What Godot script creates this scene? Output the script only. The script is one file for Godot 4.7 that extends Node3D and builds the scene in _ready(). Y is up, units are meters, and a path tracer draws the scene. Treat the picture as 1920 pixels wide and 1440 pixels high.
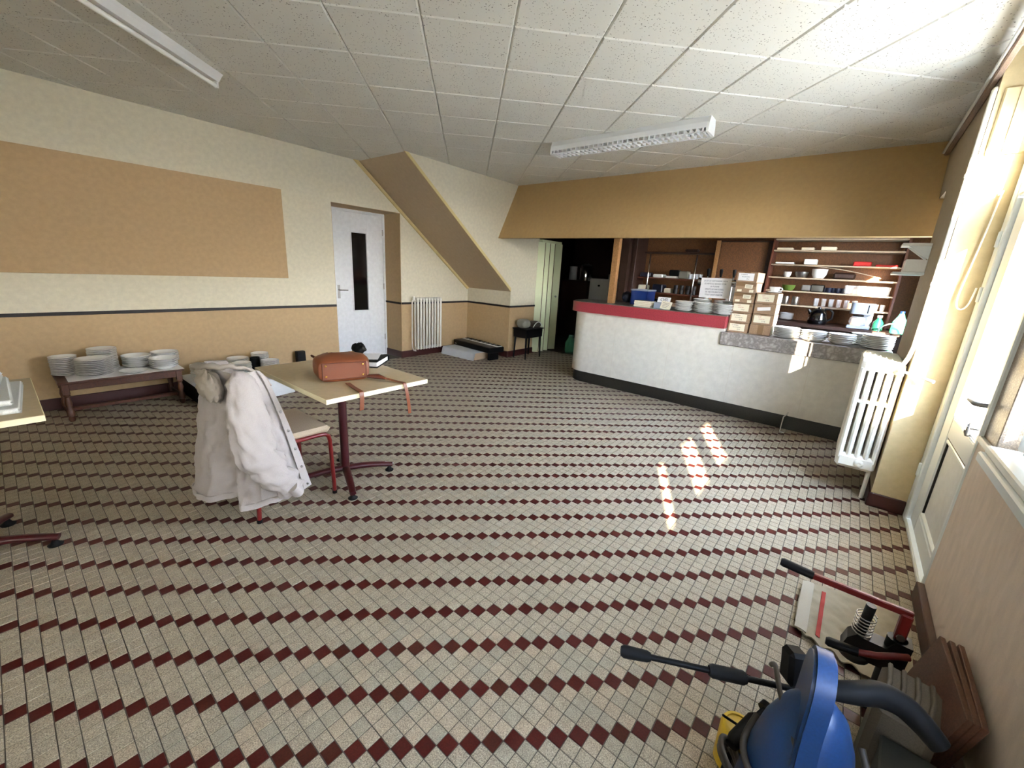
extends Node3D
# A former café room: tiled floor, bar counter at the back, door and window in the right wall.
# Room axes: x to the right wall, -z towards the bar, y up, metres.

const XL := -5.45      # left wall
const XR := 0.55       # right wall by the window
const XP := 0.36       # right wall beyond the door
const HC := 2.73       # ceiling
const ZB := 3.0        # wall behind the camera
const SUN_DIR := Vector3(-0.45, -0.355, -1.0)

var M := {}
var used := {}
var rng := RandomNumberGenerator.new()

class B:
	var v := PackedVector3Array()
	var n := PackedVector3Array()
	var uv := PackedVector2Array()
	func t3(a: Vector3, b: Vector3, c: Vector3, na: Vector3, nb: Vector3, nc: Vector3) -> void:
		if (b - a).cross(c - a).dot(na + nb + nc) > 0.0:
			v.append(a); v.append(c); v.append(b); n.append(na); n.append(nc); n.append(nb)
		else:
			v.append(a); v.append(b); v.append(c); n.append(na); n.append(nb); n.append(nc)
		uv.append(Vector2(a.x, a.y)); uv.append(Vector2(b.x, b.y)); uv.append(Vector2(c.x, c.y))
	func tri(a: Vector3, b: Vector3, c: Vector3) -> void:
		var m := (b - a).cross(c - a).normalized()
		t3(a, b, c, m, m, m)
	func quad(a: Vector3, b: Vector3, c: Vector3, d: Vector3) -> void:
		var m := (c - a).cross(d - b)
		if m.length() < 1e-12:
			return
		m = m.normalized()
		t3(a, b, c, m, m, m); t3(a, c, d, m, m, m)
	func box(c: Vector3, s: Vector3, bev := 0.0, bs := Basis.IDENTITY) -> void:
		var h := s * 0.5
		var b: float = minf(bev, minf(h.x, minf(h.y, h.z)) * 0.98)
		var ax := [Vector3(1, 0, 0), Vector3(0, 1, 0), Vector3(0, 0, 1)]
		for k in 3:
			var u: Vector3 = ax[(k + 1) % 3]
			var w: Vector3 = ax[(k + 2) % 3]
			var hu: float = h[(k + 1) % 3] - b
			var hw: float = h[(k + 2) % 3] - b
			for sg in [-1.0, 1.0]:
				var o: Vector3 = ax[k] * h[k] * sg
				var m: Vector3 = bs * (ax[k] * sg)
				var p := [o - u * hu - w * hw, o + u * hu - w * hw, o + u * hu + w * hw, o - u * hu + w * hw]
				for q in 4:
					p[q] = c + bs * p[q]
				t3(p[0], p[1], p[2], m, m, m); t3(p[0], p[2], p[3], m, m, m)
		if b <= 0.0:
			return
		for k in 3:
			var u: Vector3 = ax[(k + 1) % 3]
			var w: Vector3 = ax[(k + 2) % 3]
			var hk: float = h[k] - b
			for su in [-1.0, 1.0]:
				for sw in [-1.0, 1.0]:
					var e1: Vector3 = u * su * h[(k + 1) % 3] + w * sw * (h[(k + 2) % 3] - b)
					var e2: Vector3 = u * su * (h[(k + 1) % 3] - b) + w * sw * h[(k + 2) % 3]
					var m: Vector3 = (bs * (u * su + w * sw)).normalized()
					var kk: Vector3 = ax[k] * hk
					var p := [c + bs * (e1 - kk), c + bs * (e1 + kk), c + bs * (e2 + kk), c + bs * (e2 - kk)]
					t3(p[0], p[1], p[2], m, m, m); t3(p[0], p[2], p[3], m, m, m)
		for sx in [-1.0, 1.0]:
			for sy in [-1.0, 1.0]:
				for sz in [-1.0, 1.0]:
					var sgn := Vector3(sx, sy, sz)
					var m := (bs * sgn).normalized()
					t3(c + bs * (sgn * Vector3(h.x, h.y - b, h.z - b)), c + bs * (sgn * Vector3(h.x - b, h.y, h.z - b)), c + bs * (sgn * Vector3(h.x - b, h.y - b, h.z)), m, m, m)
	func bb(lo: Vector3, hi: Vector3, bev := 0.0) -> void:
		box((lo + hi) * 0.5, (hi - lo).abs(), bev)
	func lathe(prof: Array, seg := 20, xf := Transform3D.IDENTITY, sq := 1.0) -> void:
		# prof: Vector2(radius, height) listed so that the outside lies to the right of the way up
		var np := prof.size()
		var sn := []
		for k in np - 1:
			var d: Vector2 = prof[k + 1] - prof[k]
			sn.append(Vector2(d.y, -d.x).normalized())
		for k in np - 1:
			var n0: Vector2 = sn[k]
			var n1: Vector2 = sn[k]
			if k > 0 and sn[k - 1].dot(sn[k]) > 0.7:
				n0 = (sn[k - 1] + sn[k]).normalized()
			if k < np - 2 and sn[k + 1].dot(sn[k]) > 0.7:
				n1 = (sn[k + 1] + sn[k]).normalized()
			for s in seg:
				var a0 := TAU * s / seg
				var a1 := TAU * (s + 1) / seg
				var c0 := Vector3(cos(a0), 0, sin(a0) * sq)
				var c1 := Vector3(cos(a1), 0, sin(a1) * sq)
				var p: Vector2 = prof[k]
				var q: Vector2 = prof[k + 1]
				var A := xf * (c0 * p.x + Vector3(0, p.y, 0))
				var Bq := xf * (c1 * p.x + Vector3(0, p.y, 0))
				var C := xf * (c1 * q.x + Vector3(0, q.y, 0))
				var D := xf * (c0 * q.x + Vector3(0, q.y, 0))
				var na := (xf.basis * (c0 * n0.x + Vector3(0, n0.y, 0))).normalized()
				var nb := (xf.basis * (c1 * n0.x + Vector3(0, n0.y, 0))).normalized()
				var nc := (xf.basis * (c1 * n1.x + Vector3(0, n1.y, 0))).normalized()
				var nd := (xf.basis * (c0 * n1.x + Vector3(0, n1.y, 0))).normalized()
				if p.x > 1e-6:
					t3(A, Bq, C, na, nb, nc)
				if q.x > 1e-6:
					t3(A, C, D, na, nc, nd)
	func cyl(a: Vector3, b: Vector3, r: float, seg := 12, r2 := -1.0, ch := 0.0) -> void:
		var e := r if r2 < 0.0 else r2
		var l := (b - a).length()
		var xf := Transform3D(B.align(b - a), a)
		var c := minf(ch, minf(r, e) * 0.6)
		if c > 0.0:
			lathe([Vector2(0, 0), Vector2(r - c, 0), Vector2(r, c), Vector2(e, l - c), Vector2(e - c, l), Vector2(0, l)], seg, xf)
		else:
			lathe([Vector2(0, 0), Vector2(r, 0), Vector2(e, l), Vector2(0, l)], seg, xf)
	static func align(d: Vector3) -> Basis:
		var y := d.normalized()
		var x := y.cross(Vector3(0, 0, 1) if absf(y.z) < 0.9 else Vector3(1, 0, 0)).normalized()
		return Basis(x, y, x.cross(y))
	func tube(pts: Array, r, seg := 8, caps := true, flat := 1.0) -> void:
		# r: one radius or one for each point; flat: thickness of the section against its width
		var np := pts.size()
		var rings := []
		var nor := []
		var up := Vector3.ZERO
		for k in np:
			var d: Vector3 = pts[mini(k + 1, np - 1)] - pts[maxi(k - 1, 0)]
			d = d.normalized()
			if up == Vector3.ZERO:
				up = Vector3(0, 1, 0) if absf(d.y) < 0.95 else Vector3(1, 0, 0)
			var x := d.cross(up).normalized()
			up = x.cross(d).normalized()
			var rr: float = r[k] if r is Array else r
			var ring := []
			var nr := []
			for s in seg:
				var a := TAU * s / seg
				ring.append(pts[k] + (x * cos(a) + up * sin(a) * flat) * rr)
				nr.append((x * cos(a) * flat + up * sin(a)).normalized())
			rings.append(ring); nor.append(nr)
		for k in np - 1:
			for s in seg:
				var s2 := (s + 1) % seg
				t3(rings[k][s], rings[k][s2], rings[k + 1][s2], nor[k][s], nor[k][s2], nor[k + 1][s2])
				t3(rings[k][s], rings[k + 1][s2], rings[k + 1][s], nor[k][s], nor[k + 1][s2], nor[k + 1][s])
		if caps:
			for e in [0, np - 1]:
				var d: Vector3 = (pts[0] - pts[1]) if e == 0 else (pts[np - 1] - pts[np - 2])
				d = d.normalized()
				for s in seg:
					t3(pts[e], rings[e][s], rings[e][(s + 1) % seg], d, d, d)
	func prism(poly: PackedVector2Array, d0: float, d1: float, xf := Transform3D.IDENTITY, smooth := false) -> void:
		# polygon in x, y; pushed along z from d0 to d1
		var idx := Geometry2D.triangulate_polygon(poly)
		var zf := (xf.basis * Vector3(0, 0, 1)).normalized()
		for k in range(0, idx.size(), 3):
			for e in [d0, d1]:
				var m := zf if e == maxf(d0, d1) else -zf
				var p := []
				for q in 3:
					var w := poly[idx[k + q]]
					p.append(xf * Vector3(w.x, w.y, e))
				t3(p[0], p[1], p[2], m, m, m)
		var np := poly.size()
		var cw := Geometry2D.is_polygon_clockwise(poly)
		var en := []
		for k in np:
			var d := poly[(k + 1) % np] - poly[k]
			var m2 := Vector2(d.y, -d.x).normalized()
			en.append(-m2 if cw else m2)
		for k in np:
			var k2 := (k + 1) % np
			var na: Vector2 = en[k]
			var nb: Vector2 = en[k]
			if smooth:
				var e0: Vector2 = en[(k + np - 1) % np]
				var e1: Vector2 = en[k2]
				if e0.dot(en[k]) > 0.6:
					na = (e0 + en[k]).normalized()
				if e1.dot(en[k]) > 0.6:
					nb = (e1 + en[k]).normalized()
			var a := xf * Vector3(poly[k].x, poly[k].y, d0)
			var b := xf * Vector3(poly[k2].x, poly[k2].y, d0)
			var c := xf * Vector3(poly[k2].x, poly[k2].y, d1)
			var d := xf * Vector3(poly[k].x, poly[k].y, d1)
			var m0 := (xf.basis * Vector3(na.x, na.y, 0)).normalized()
			var m1 := (xf.basis * Vector3(nb.x, nb.y, 0)).normalized()
			t3(a, b, c, m0, m1, m1); t3(a, c, d, m0, m1, m0)
	func sheet(nu: int, nv: int, f: Callable, thick := 0.0) -> void:
		# surface f(u, v), smooth; thick > 0 adds a back face and a rim
		var p := []
		for i in nu + 1:
			var row := []
			for j in nv + 1:
				row.append(f.call(float(i) / nu, float(j) / nv))
			p.append(row)
		var nn := []
		for i in nu + 1:
			var row := []
			for j in nv + 1:
				var du: Vector3 = p[mini(i + 1, nu)][j] - p[maxi(i - 1, 0)][j]
				var dv: Vector3 = p[i][mini(j + 1, nv)] - p[i][maxi(j - 1, 0)]
				var m := du.cross(dv)
				if m.length() < 1e-12:
					var j2 := clampi(j, 1, nv - 1)
					m = (p[mini(i + 1, nu)][j2] - p[maxi(i - 1, 0)][j2]).cross(p[i][mini(j2 + 1, nv)] - p[i][maxi(j2 - 1, 0)])
				row.append(m.normalized() if m.length() > 1e-12 else Vector3.UP)
			nn.append(row)
		for side in (2 if thick > 0.0 else 1):
			for i in nu:
				for j in nv:
					var q := [[i, j], [i + 1, j], [i + 1, j + 1], [i, j + 1]]
					var a := []
					var m := []
					for e in q:
						var nm: Vector3 = nn[e[0]][e[1]]
						a.append(p[e[0]][e[1]] - (nm * thick if side == 1 else Vector3.ZERO))
						m.append(-nm if side == 1 else nm)
					t3(a[0], a[1], a[2], m[0], m[1], m[2]); t3(a[0], a[2], a[3], m[0], m[2], m[3])
		if thick > 0.0:
			for i in nu:
				for j in [0, nv]:
					_rim(p[i][j], p[i + 1][j], nn[i][j], nn[i + 1][j], thick, p[i][j] - p[i][1 if j == 0 else nv - 1])
			for j in nv:
				for i in [0, nu]:
					_rim(p[i][j], p[i][j + 1], nn[i][j], nn[i][j + 1], thick, p[i][j] - p[1 if i == 0 else nu - 1][j])
	func _rim(a: Vector3, b: Vector3, na: Vector3, nb: Vector3, th: float, out: Vector3) -> void:
		var m := out.normalized()
		t3(a, b, b - nb * th, m, m, m); t3(a, b - nb * th, a - na * th, m, m, m)
	func mesh() -> ArrayMesh:
		var arr := []
		arr.resize(Mesh.ARRAY_MAX)
		arr[Mesh.ARRAY_VERTEX] = v
		arr[Mesh.ARRAY_NORMAL] = n
		arr[Mesh.ARRAY_TEX_UV] = uv
		var am := ArrayMesh.new()
		am.add_surface_from_arrays(Mesh.PRIMITIVE_TRIANGLES, arr)
		return am

func numbered(called: String) -> String:
	if not used.has(called):
		used[called] = 0
		return called
	used[called] += 1
	return "%s_%03d" % [called, used[called]]

func obj(called: String, b, mat: Material, parent: Node3D = null) -> MeshInstance3D:
	var o := MeshInstance3D.new()
	o.mesh = b.mesh() if b is B else b
	o.material_override = mat
	if parent == null:
		o.name = numbered(called)
		add_child(o)
	else:
		o.name = called
		parent.add_child(o, true)
	return o

func tag(o: Node3D, label: String, category: String, group := "", kind := "") -> Node3D:
	o.set_meta("label", label)
	o.set_meta("category", category)
	if group != "":
		o.set_meta("group", group)
	if kind != "":
		o.set_meta("kind", kind)
	return o

func thing(called: String, label: String, category: String, at := Vector3.ZERO, turn := 0.0, group := "") -> Node3D:
	var o := Node3D.new()
	o.name = numbered(called)
	add_child(o)
	o.position = at
	o.rotation.y = turn
	return tag(o, label, category, group)

func struct(called: String, label: String, category: String) -> Node3D:
	var o := Node3D.new()
	o.name = numbered(called)
	add_child(o)
	return tag(o, label, category, "", "structure")

func copy_of(src: Node3D, at: Vector3, turn: float, label := "", group := "") -> Node3D:
	var base := String(src.name)
	var rx := base.rfind("_")
	if rx > 0 and base.substr(rx + 1).is_valid_int():
		base = base.substr(0, rx)
	var o: Node3D = src.duplicate()
	o.name = numbered(base)
	add_child(o)
	o.position = at
	o.rotation.y = turn
	if label != "":
		o.set_meta("label", label)
	if group != "":
		o.set_meta("group", group)
	return o

func letters(text: String, h: float, mat: Material, parent: Node3D, at: Vector3, bs := Basis.IDENTITY, font := "Droid Sans", called := "lettering") -> MeshInstance3D:
	var t := TextMesh.new()
	var f := SystemFont.new()
	f.font_names = PackedStringArray([font])
	t.font = f
	t.font_size = 32
	t.pixel_size = h / 32.0
	t.depth = 0.0006
	t.curve_step = 4.0
	t.text = text
	var o := MeshInstance3D.new()
	o.mesh = t
	o.material_override = mat
	o.name = called
	parent.add_child(o, true)
	o.transform = Transform3D(bs, at)
	return o

# ---------------------------------------------------------------- materials
func mat(c: Color, rough := 0.7, metal := 0.0) -> StandardMaterial3D:
	var m := StandardMaterial3D.new()
	m.albedo_color = c
	m.roughness = rough
	m.metallic = metal
	return m

func tex(w: int, f: Callable) -> ImageTexture:
	var im := Image.create(w, w, false, Image.FORMAT_RGB8)
	for y in w:
		for x in w:
			im.set_pixel(x, y, f.call(x, y))
	return ImageTexture.create_from_image(im)

func tex_mat(t: Texture2D, scale: float, rough: float, tint := Color.WHITE, world := true) -> StandardMaterial3D:
	var m := mat(tint, rough)
	m.albedo_texture = t
	m.uv1_triplanar = true
	m.uv1_world_triplanar = world
	m.uv1_scale = Vector3.ONE * scale
	return m

func noise(freq: float, sd: int, oct := 3) -> FastNoiseLite:
	var f := FastNoiseLite.new()
	f.seed = sd
	f.frequency = freq
	f.noise_type = FastNoiseLite.TYPE_SIMPLEX_SMOOTH
	f.fractal_octaves = oct
	return f

func seamless(freq: float, sd: int, w: int, oct := 3) -> PackedByteArray:
	var im := noise(freq, sd, oct).get_seamless_image(w, w)
	im.convert(Image.FORMAT_L8)
	return im.get_data()

func make_materials() -> void:
	var w := 256
	var r2 := RandomNumberGenerator.new()
	r2.seed = 11
	# speckled stoneware
	var n1 := seamless(0.22, 3, 512, 2)
	var n2 := seamless(0.02, 4, 512, 3)
	var speck := tex(512, func(x, y):
		var a: float = n1[y * 512 + x] / 255.0
		var b: float = n2[y * 512 + x] / 255.0
		var k: float = 0.78 + (a - 0.5) * 0.42 + r2.randf_range(-0.13, 0.13) + (b - 0.5) * 0.08
		if r2.randf() < 0.05:
			k -= 0.2
		return Color(k, k * 0.985, k * 0.955))
	M.tile_light = tex_mat(speck, 1.6, 0.5, Color(0.78, 0.735, 0.655))
	M.tile_light_b = tex_mat(speck, 1.9, 0.44, Color(0.81, 0.75, 0.665))
	M.tile_light_c = tex_mat(speck, 2.2, 0.40, Color(0.755, 0.725, 0.655))
	var n3 := seamless(0.12, 5, w, 3)
	var mott := tex(w, func(x, y):
		var k: float = 0.9 + (n3[y * w + x] / 255.0 - 0.5) * 0.2 + r2.randf_range(-0.03, 0.03)
		return Color(k, k, k))
	M.tile_red = tex_mat(mott, 4.0, 0.40, Color(0.30, 0.105, 0.088))
	M.tile_red_b = tex_mat(mott, 5.0, 0.42, Color(0.325, 0.12, 0.098))
	M.tile_brown = tex_mat(mott, 4.0, 0.42, Color(0.29, 0.125, 0.092))
	for k in ["tile_light", "tile_light_b", "tile_light_c", "tile_red", "tile_red_b", "tile_brown"]:
		M[k].metallic_specular = 0.32
	M.grout = mat(Color(0.30, 0.28, 0.24), 0.9)
	# painted plaster
	var n4 := seamless(0.05, 6, w, 4)
	var plast := tex(w, func(x, y):
		var k: float = 0.97 + (n4[y * w + x] / 255.0 - 0.5) * 0.06 + r2.randf_range(-0.012, 0.012)
		return Color(k, k, k))
	M.cream = tex_mat(plast, 1.3, 0.75, Color(0.835, 0.80, 0.70))
	M.ochre = tex_mat(plast, 1.3, 0.7, Color(0.72, 0.61, 0.445))
	M.peach = tex_mat(plast, 1.3, 0.75, Color(0.715, 0.60, 0.435))
	M.header = tex_mat(plast, 1.3, 0.62, Color(0.74, 0.615, 0.41))
	M.soffit = tex_mat(plast, 1.3, 0.8, Color(0.74, 0.655, 0.535))
	M.reveal = tex_mat(plast, 1.3, 0.7, Color(0.80, 0.72, 0.545))
	M.rightwall = tex_mat(plast, 1.3, 0.7, Color(0.66, 0.60, 0.49))
	M.trim_yellow = mat(Color(0.80, 0.72, 0.50), 0.7)
	M.rail = mat(Color(0.07, 0.035, 0.03), 0.6)
	M.base = tex_mat(mott, 3.0, 0.45, Color(0.27, 0.105, 0.085))
	# perforated ceiling tile
	var dots := Image.create(512, 512, false, Image.FORMAT_RGB8)
	dots.fill(Color(0.965, 0.965, 0.95))
	for k in 420:
		var px := r2.randi_range(0, 504)
		var py := r2.randi_range(0, 504)
		var s := 2 + int(r2.randf() < 0.55) * 2 + int(r2.randf() < 0.25) * 2
		dots.fill_rect(Rect2i(px, py, s, s), Color(0.50, 0.49, 0.45) if s > 2 else Color(0.66, 0.65, 0.61))
	M.ceil = tex_mat(ImageTexture.create_from_image(dots), 1.0, 0.85, Color(0.86, 0.85, 0.815), false)
	M.ceil.uv1_scale = Vector3(2, 2, 2)
	M.slab = mat(Color(0.52, 0.51, 0.48), 0.9)
	# wood
	var n5 := seamless(0.03, 8, w, 3)
	var grain := tex(w, func(x, y):
		var a: float = n5[(y * w + (x * 3) % w)] / 255.0
		var k: float = 0.82 + 0.16 * sin(y * 0.35 + a * 14.0) * 0.5 + r2.randf_range(-0.03, 0.03)
		return Color(k, k * 0.96, k * 0.9))
	M.wood_dark = tex_mat(grain, 2.0, 0.45, Color(0.36, 0.20, 0.11), false)
	M.wood_red = tex_mat(grain, 2.0, 0.5, Color(0.46, 0.26, 0.19), false)
	M.wood_post = tex_mat(grain, 2.0, 0.6, Color(0.74, 0.56, 0.36), false)
	M.wood_panel = tex_mat(grain, 1.2, 0.6, Color(0.50, 0.34, 0.20), false)
	M.wood_brown = tex_mat(grain, 1.2, 0.55, Color(0.24, 0.145, 0.10), false)
	M.wood_board = tex_mat(grain, 2.5, 0.6, Color(0.42, 0.275, 0.22), false)
	M.shelf = mat(Color(0.70, 0.63, 0.53), 0.6)
	M.wallpaper = tex_mat(tex(w, func(x, y):
		var a: float = n5[x * w + (y / 3)] / 255.0
		var k: float = 0.95 + (a - 0.5) * 0.07 + r2.randf_range(-0.02, 0.02)
		return Color(k, k * 0.985, k * 0.97)), 2.2, 0.6, Color(0.86, 0.805, 0.745))
	# stone
	var n6 := seamless(0.045, 9, w, 5)
	var marble := tex(w, func(x, y):
		var a: float = n6[y * w + x] / 255.0
		var k: float = 0.70 + absf(a - 0.5) * 0.9 + r2.randf_range(-0.015, 0.015)
		return Color(k, k * 0.98, k * 0.97))
	M.marble = tex_mat(marble, 1.1, 0.28, Color(0.68, 0.66, 0.64))
	M.pier = tex_mat(marble, 5.0, 0.4, Color(0.66, 0.60, 0.52))
	M.granite = tex_mat(tex(w, func(x, y):
		var k: float = 0.62 + r2.randf_range(-0.3, 0.3)
		return Color(k, k, k)), 2.0, 0.35, Color(0.24, 0.225, 0.20))
	M.laminate = tex_mat(plast, 0.8, 0.24, Color(0.84, 0.825, 0.775))
	M.red_edge = tex_mat(mott, 2.0, 0.35, Color(0.67, 0.235, 0.275))
	M.counter = mat(Color(0.40, 0.40, 0.36), 0.3)
	# plastics, metals, paints
	M.white = mat(Color(0.87, 0.87, 0.85), 0.4)
	M.white_matt = mat(Color(0.88, 0.88, 0.86), 0.75)
	M.pvc = mat(Color(0.86, 0.885, 0.885), 0.3)
	M.pvc_panel = tex_mat(plast, 1.0, 0.35, Color(0.85, 0.86, 0.85))
	M.gasket = mat(Color(0.03, 0.03, 0.035), 0.6)
	M.black = mat(Color(0.06, 0.058, 0.06), 0.5)
	M.black_gloss = mat(Color(0.02, 0.02, 0.028), 0.16)
	M.rubber = mat(Color(0.085, 0.085, 0.088), 0.6)
	M.hose = mat(Color(0.17, 0.145, 0.115), 0.55)
	M.radiator = mat(Color(0.86, 0.845, 0.79), 0.35)
	M.chrome = mat(Color(0.86, 0.86, 0.86), 0.14, 1.0)
	M.steel = mat(Color(0.62, 0.61, 0.59), 0.3, 1.0)
	M.brass = mat(Color(0.88, 0.70, 0.36), 0.25, 1.0)
	M.door_paint = tex_mat(plast, 1.1, 0.45, Color(0.88, 0.885, 0.885))
	M.dark_glass = mat(Color(0.045, 0.035, 0.03), 0.08)
	M.accordion = mat(Color(0.80, 0.82, 0.66), 0.5)
	M.china = mat(Color(0.91, 0.91, 0.89), 0.14)
	M.china.clearcoat_enabled = true
	M.china.clearcoat = 0.4
	M.china_line = mat(Color(0.30, 0.27, 0.26), 0.25)
	M.maroon = mat(Color(0.22, 0.03, 0.055), 0.35)
	M.chair_red = mat(Color(0.40, 0.06, 0.06), 0.32)
	M.seat = tex_mat(mott, 6.0, 0.7, Color(0.80, 0.72, 0.615))
	M.table_top = tex_mat(plast, 1.5, 0.38, Color(0.76, 0.68, 0.53))
	M.table_edge = mat(Color(0.93, 0.89, 0.74), 0.4)
	# cloth and leather
	var weave := tex(w, func(x, y):
		var k: float = 0.93 + 0.05 * sin(x * 0.8) * sin(y * 0.8) + (n3[y * w + x] / 255.0 - 0.5) * 0.10
		return Color(k, k, k))
	M.coat = tex_mat(weave, 5.0, 0.85, Color(0.735, 0.70, 0.675))
	M.coat_lining = tex_mat(weave, 5.0, 0.9, Color(0.80, 0.78, 0.76))
	M.hood = tex_mat(weave, 8.0, 0.95, Color(0.68, 0.64, 0.59))
	M.linen = tex_mat(weave, 4.0, 0.9, Color(0.90, 0.905, 0.885))
	M.sheet = tex_mat(weave, 3.0, 0.85, Color(0.84, 0.85, 0.86))
	M.floorcloth = tex_mat(weave, 10.0, 0.95, Color(0.66, 0.62, 0.53))
	M.stripe = tex_mat(weave, 10.0, 0.95, Color(0.68, 0.27, 0.25))
	M.leather = tex_mat(mott, 9.0, 0.42, Color(0.50, 0.265, 0.145))
	M.leather_dark = mat(Color(0.33, 0.13, 0.06), 0.45)
	M.voile = mat(Color(0.82, 0.82, 0.80), 0.9)
	M.voile.backlight_enabled = true
	M.voile.backlight = Color(0.20, 0.20, 0.195)
	M.voile_thin = mat(Color(0.86, 0.86, 0.84), 0.9)
	M.voile_thin.backlight_enabled = true
	M.voile_thin.backlight = Color(0.62, 0.62, 0.60)
	M.bag_cloth = tex_mat(weave, 8.0, 0.9, Color(0.56, 0.55, 0.49))
	# paper and card
	M.card = tex_mat(mott, 3.0, 0.8, Color(0.66, 0.54, 0.42))
	M.card_light = tex_mat(mott, 3.0, 0.8, Color(0.80, 0.69, 0.56))
	M.tape = mat(Color(0.47, 0.36, 0.24), 0.3)
	M.paper = mat(Color(0.90, 0.89, 0.88), 0.8)
	M.paper_cream = mat(Color(0.88, 0.85, 0.75), 0.8)
	M.ink = mat(Color(0.13, 0.10, 0.20), 0.7)
	M.ink_red = mat(Color(0.70, 0.12, 0.10), 0.7)
	M.ink_black = mat(Color(0.05, 0.05, 0.05), 0.7)
	for k in ["black", "rubber", "iron"]:
		if M.has(k):
			M[k].metallic_specular = 0.25
	M.cloth_edge = tex_mat(weave, 10.0, 0.95, Color(0.74, 0.71, 0.64))
	# colours
	M.blue = tex_mat(mott, 4.0, 0.38, Color(0.095, 0.225, 0.40))
	M.blue_dark = mat(Color(0.05, 0.08, 0.17), 0.45)
	M.crate_blue = mat(Color(0.06, 0.18, 0.42), 0.4)
	M.grey_blue = mat(Color(0.55, 0.58, 0.63), 0.3)
	M.grey = mat(Color(0.45, 0.44, 0.42), 0.5)
	M.grey_dusty = tex_mat(mott, 6.0, 0.85, Color(0.36, 0.33, 0.285))
	M.case_green = tex_mat(mott, 5.0, 0.6, Color(0.075, 0.085, 0.065))
	M.green = mat(Color(0.10, 0.33, 0.25), 0.25)
	M.green_leaf = mat(Color(0.33, 0.42, 0.14), 0.5)
	M.yellow = mat(Color(0.80, 0.66, 0.16), 0.4)
	M.lever_red = mat(Color(0.40, 0.06, 0.045), 0.45)
	M.rail_wood = tex_mat(grain, 2.5, 0.6, Color(0.68, 0.60, 0.55), false)
	M.red_thing = mat(Color(0.68, 0.06, 0.07), 0.35)
	M.iron = tex_mat(mott, 8.0, 0.5, Color(0.065, 0.063, 0.06))
	M.slate = mat(Color(0.32, 0.37, 0.45), 0.6)
	M.slate_b = mat(Color(0.27, 0.32, 0.40), 0.6)
	M.house = mat(Color(0.88, 0.87, 0.84), 0.9)
	M.street = mat(Color(0.62, 0.60, 0.57), 0.95)
	M.glass = mat(Color(0.96, 0.98, 0.98, 0.08), 0.03)
	M.glass.transparency = BaseMaterial3D.TRANSPARENCY_ALPHA
	M.tumbler = mat(Color(0.93, 0.95, 0.95, 0.13), 0.05)
	M.tumbler.transparency = BaseMaterial3D.TRANSPARENCY_ALPHA
	M.bottle = mat(Color(0.35, 0.80, 0.68, 0.45), 0.08)
	M.bottle.transparency = BaseMaterial3D.TRANSPARENCY_ALPHA
	M.diffuser = mat(Color(0.86, 0.86, 0.85), 0.35)
	M.lamp_tube = mat(Color(0.93, 0.93, 0.91), 0.3)

func _ready() -> void:
	rng.seed = 20240921
	# camera: 1.454 m up, heading 38.45 degrees left of the long walls, tipped down 15.36, rolled 3.22
	var cam := Camera3D.new()
	cam.name = "camera"
	add_child(cam)
	cam.fov = 85.691
	cam.near = 0.03
	cam.far = 200.0
	cam.transform = Transform3D(Basis(Vector3.UP, deg_to_rad(38.45)) * Basis(Vector3.RIGHT, deg_to_rad(-15.363)) * Basis(Vector3.BACK, deg_to_rad(3.22)), Vector3(0, 1.454, 0))
	cam.current = true
	var we := WorldEnvironment.new()
	we.name = "environment"
	var env := Environment.new()
	env.background_mode = Environment.BG_SKY
	var sky := Sky.new()
	var sm := ProceduralSkyMaterial.new()
	sm.sky_top_color = Color(0.66, 0.74, 0.86)
	sm.sky_horizon_color = Color(0.93, 0.92, 0.90)
	sm.ground_horizon_color = Color(0.80, 0.80, 0.78)
	sm.ground_bottom_color = Color(0.55, 0.54, 0.52)
	sm.sky_energy_multiplier = 5.2
	sm.ground_energy_multiplier = 3.0
	sm.sun_angle_max = 1.0
	sky.sky_material = sm
	env.sky = sky
	env.tonemap_mode = Environment.TONE_MAPPER_LINEAR
	env.tonemap_exposure = 2.85
	env.sdfgi_enabled = true
	env.ssao_enabled = true
	env.ssil_enabled = true
	we.environment = env
	add_child(we)
	var sun := DirectionalLight3D.new()
	sun.name = "sun"
	add_child(sun)
	sun.look_at_from_position(Vector3(3, 4, 5), Vector3(3, 4, 5) + SUN_DIR, Vector3.UP)
	sun.light_color = Color(1.0, 0.94, 0.84)
	sun.light_energy = 16.0
	sun.light_angular_distance = 0.6
	sun.shadow_enabled = true
	make_materials()
	build_floor()
	build_ceiling()
	build_left_side()
	build_bar_shell()
	build_right_side()
	build_outside()
	build_bar()
	build_back_bar()
	build_furniture()
	build_plates()
	build_corner()
	build_lamps()
	build_tools()

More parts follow.
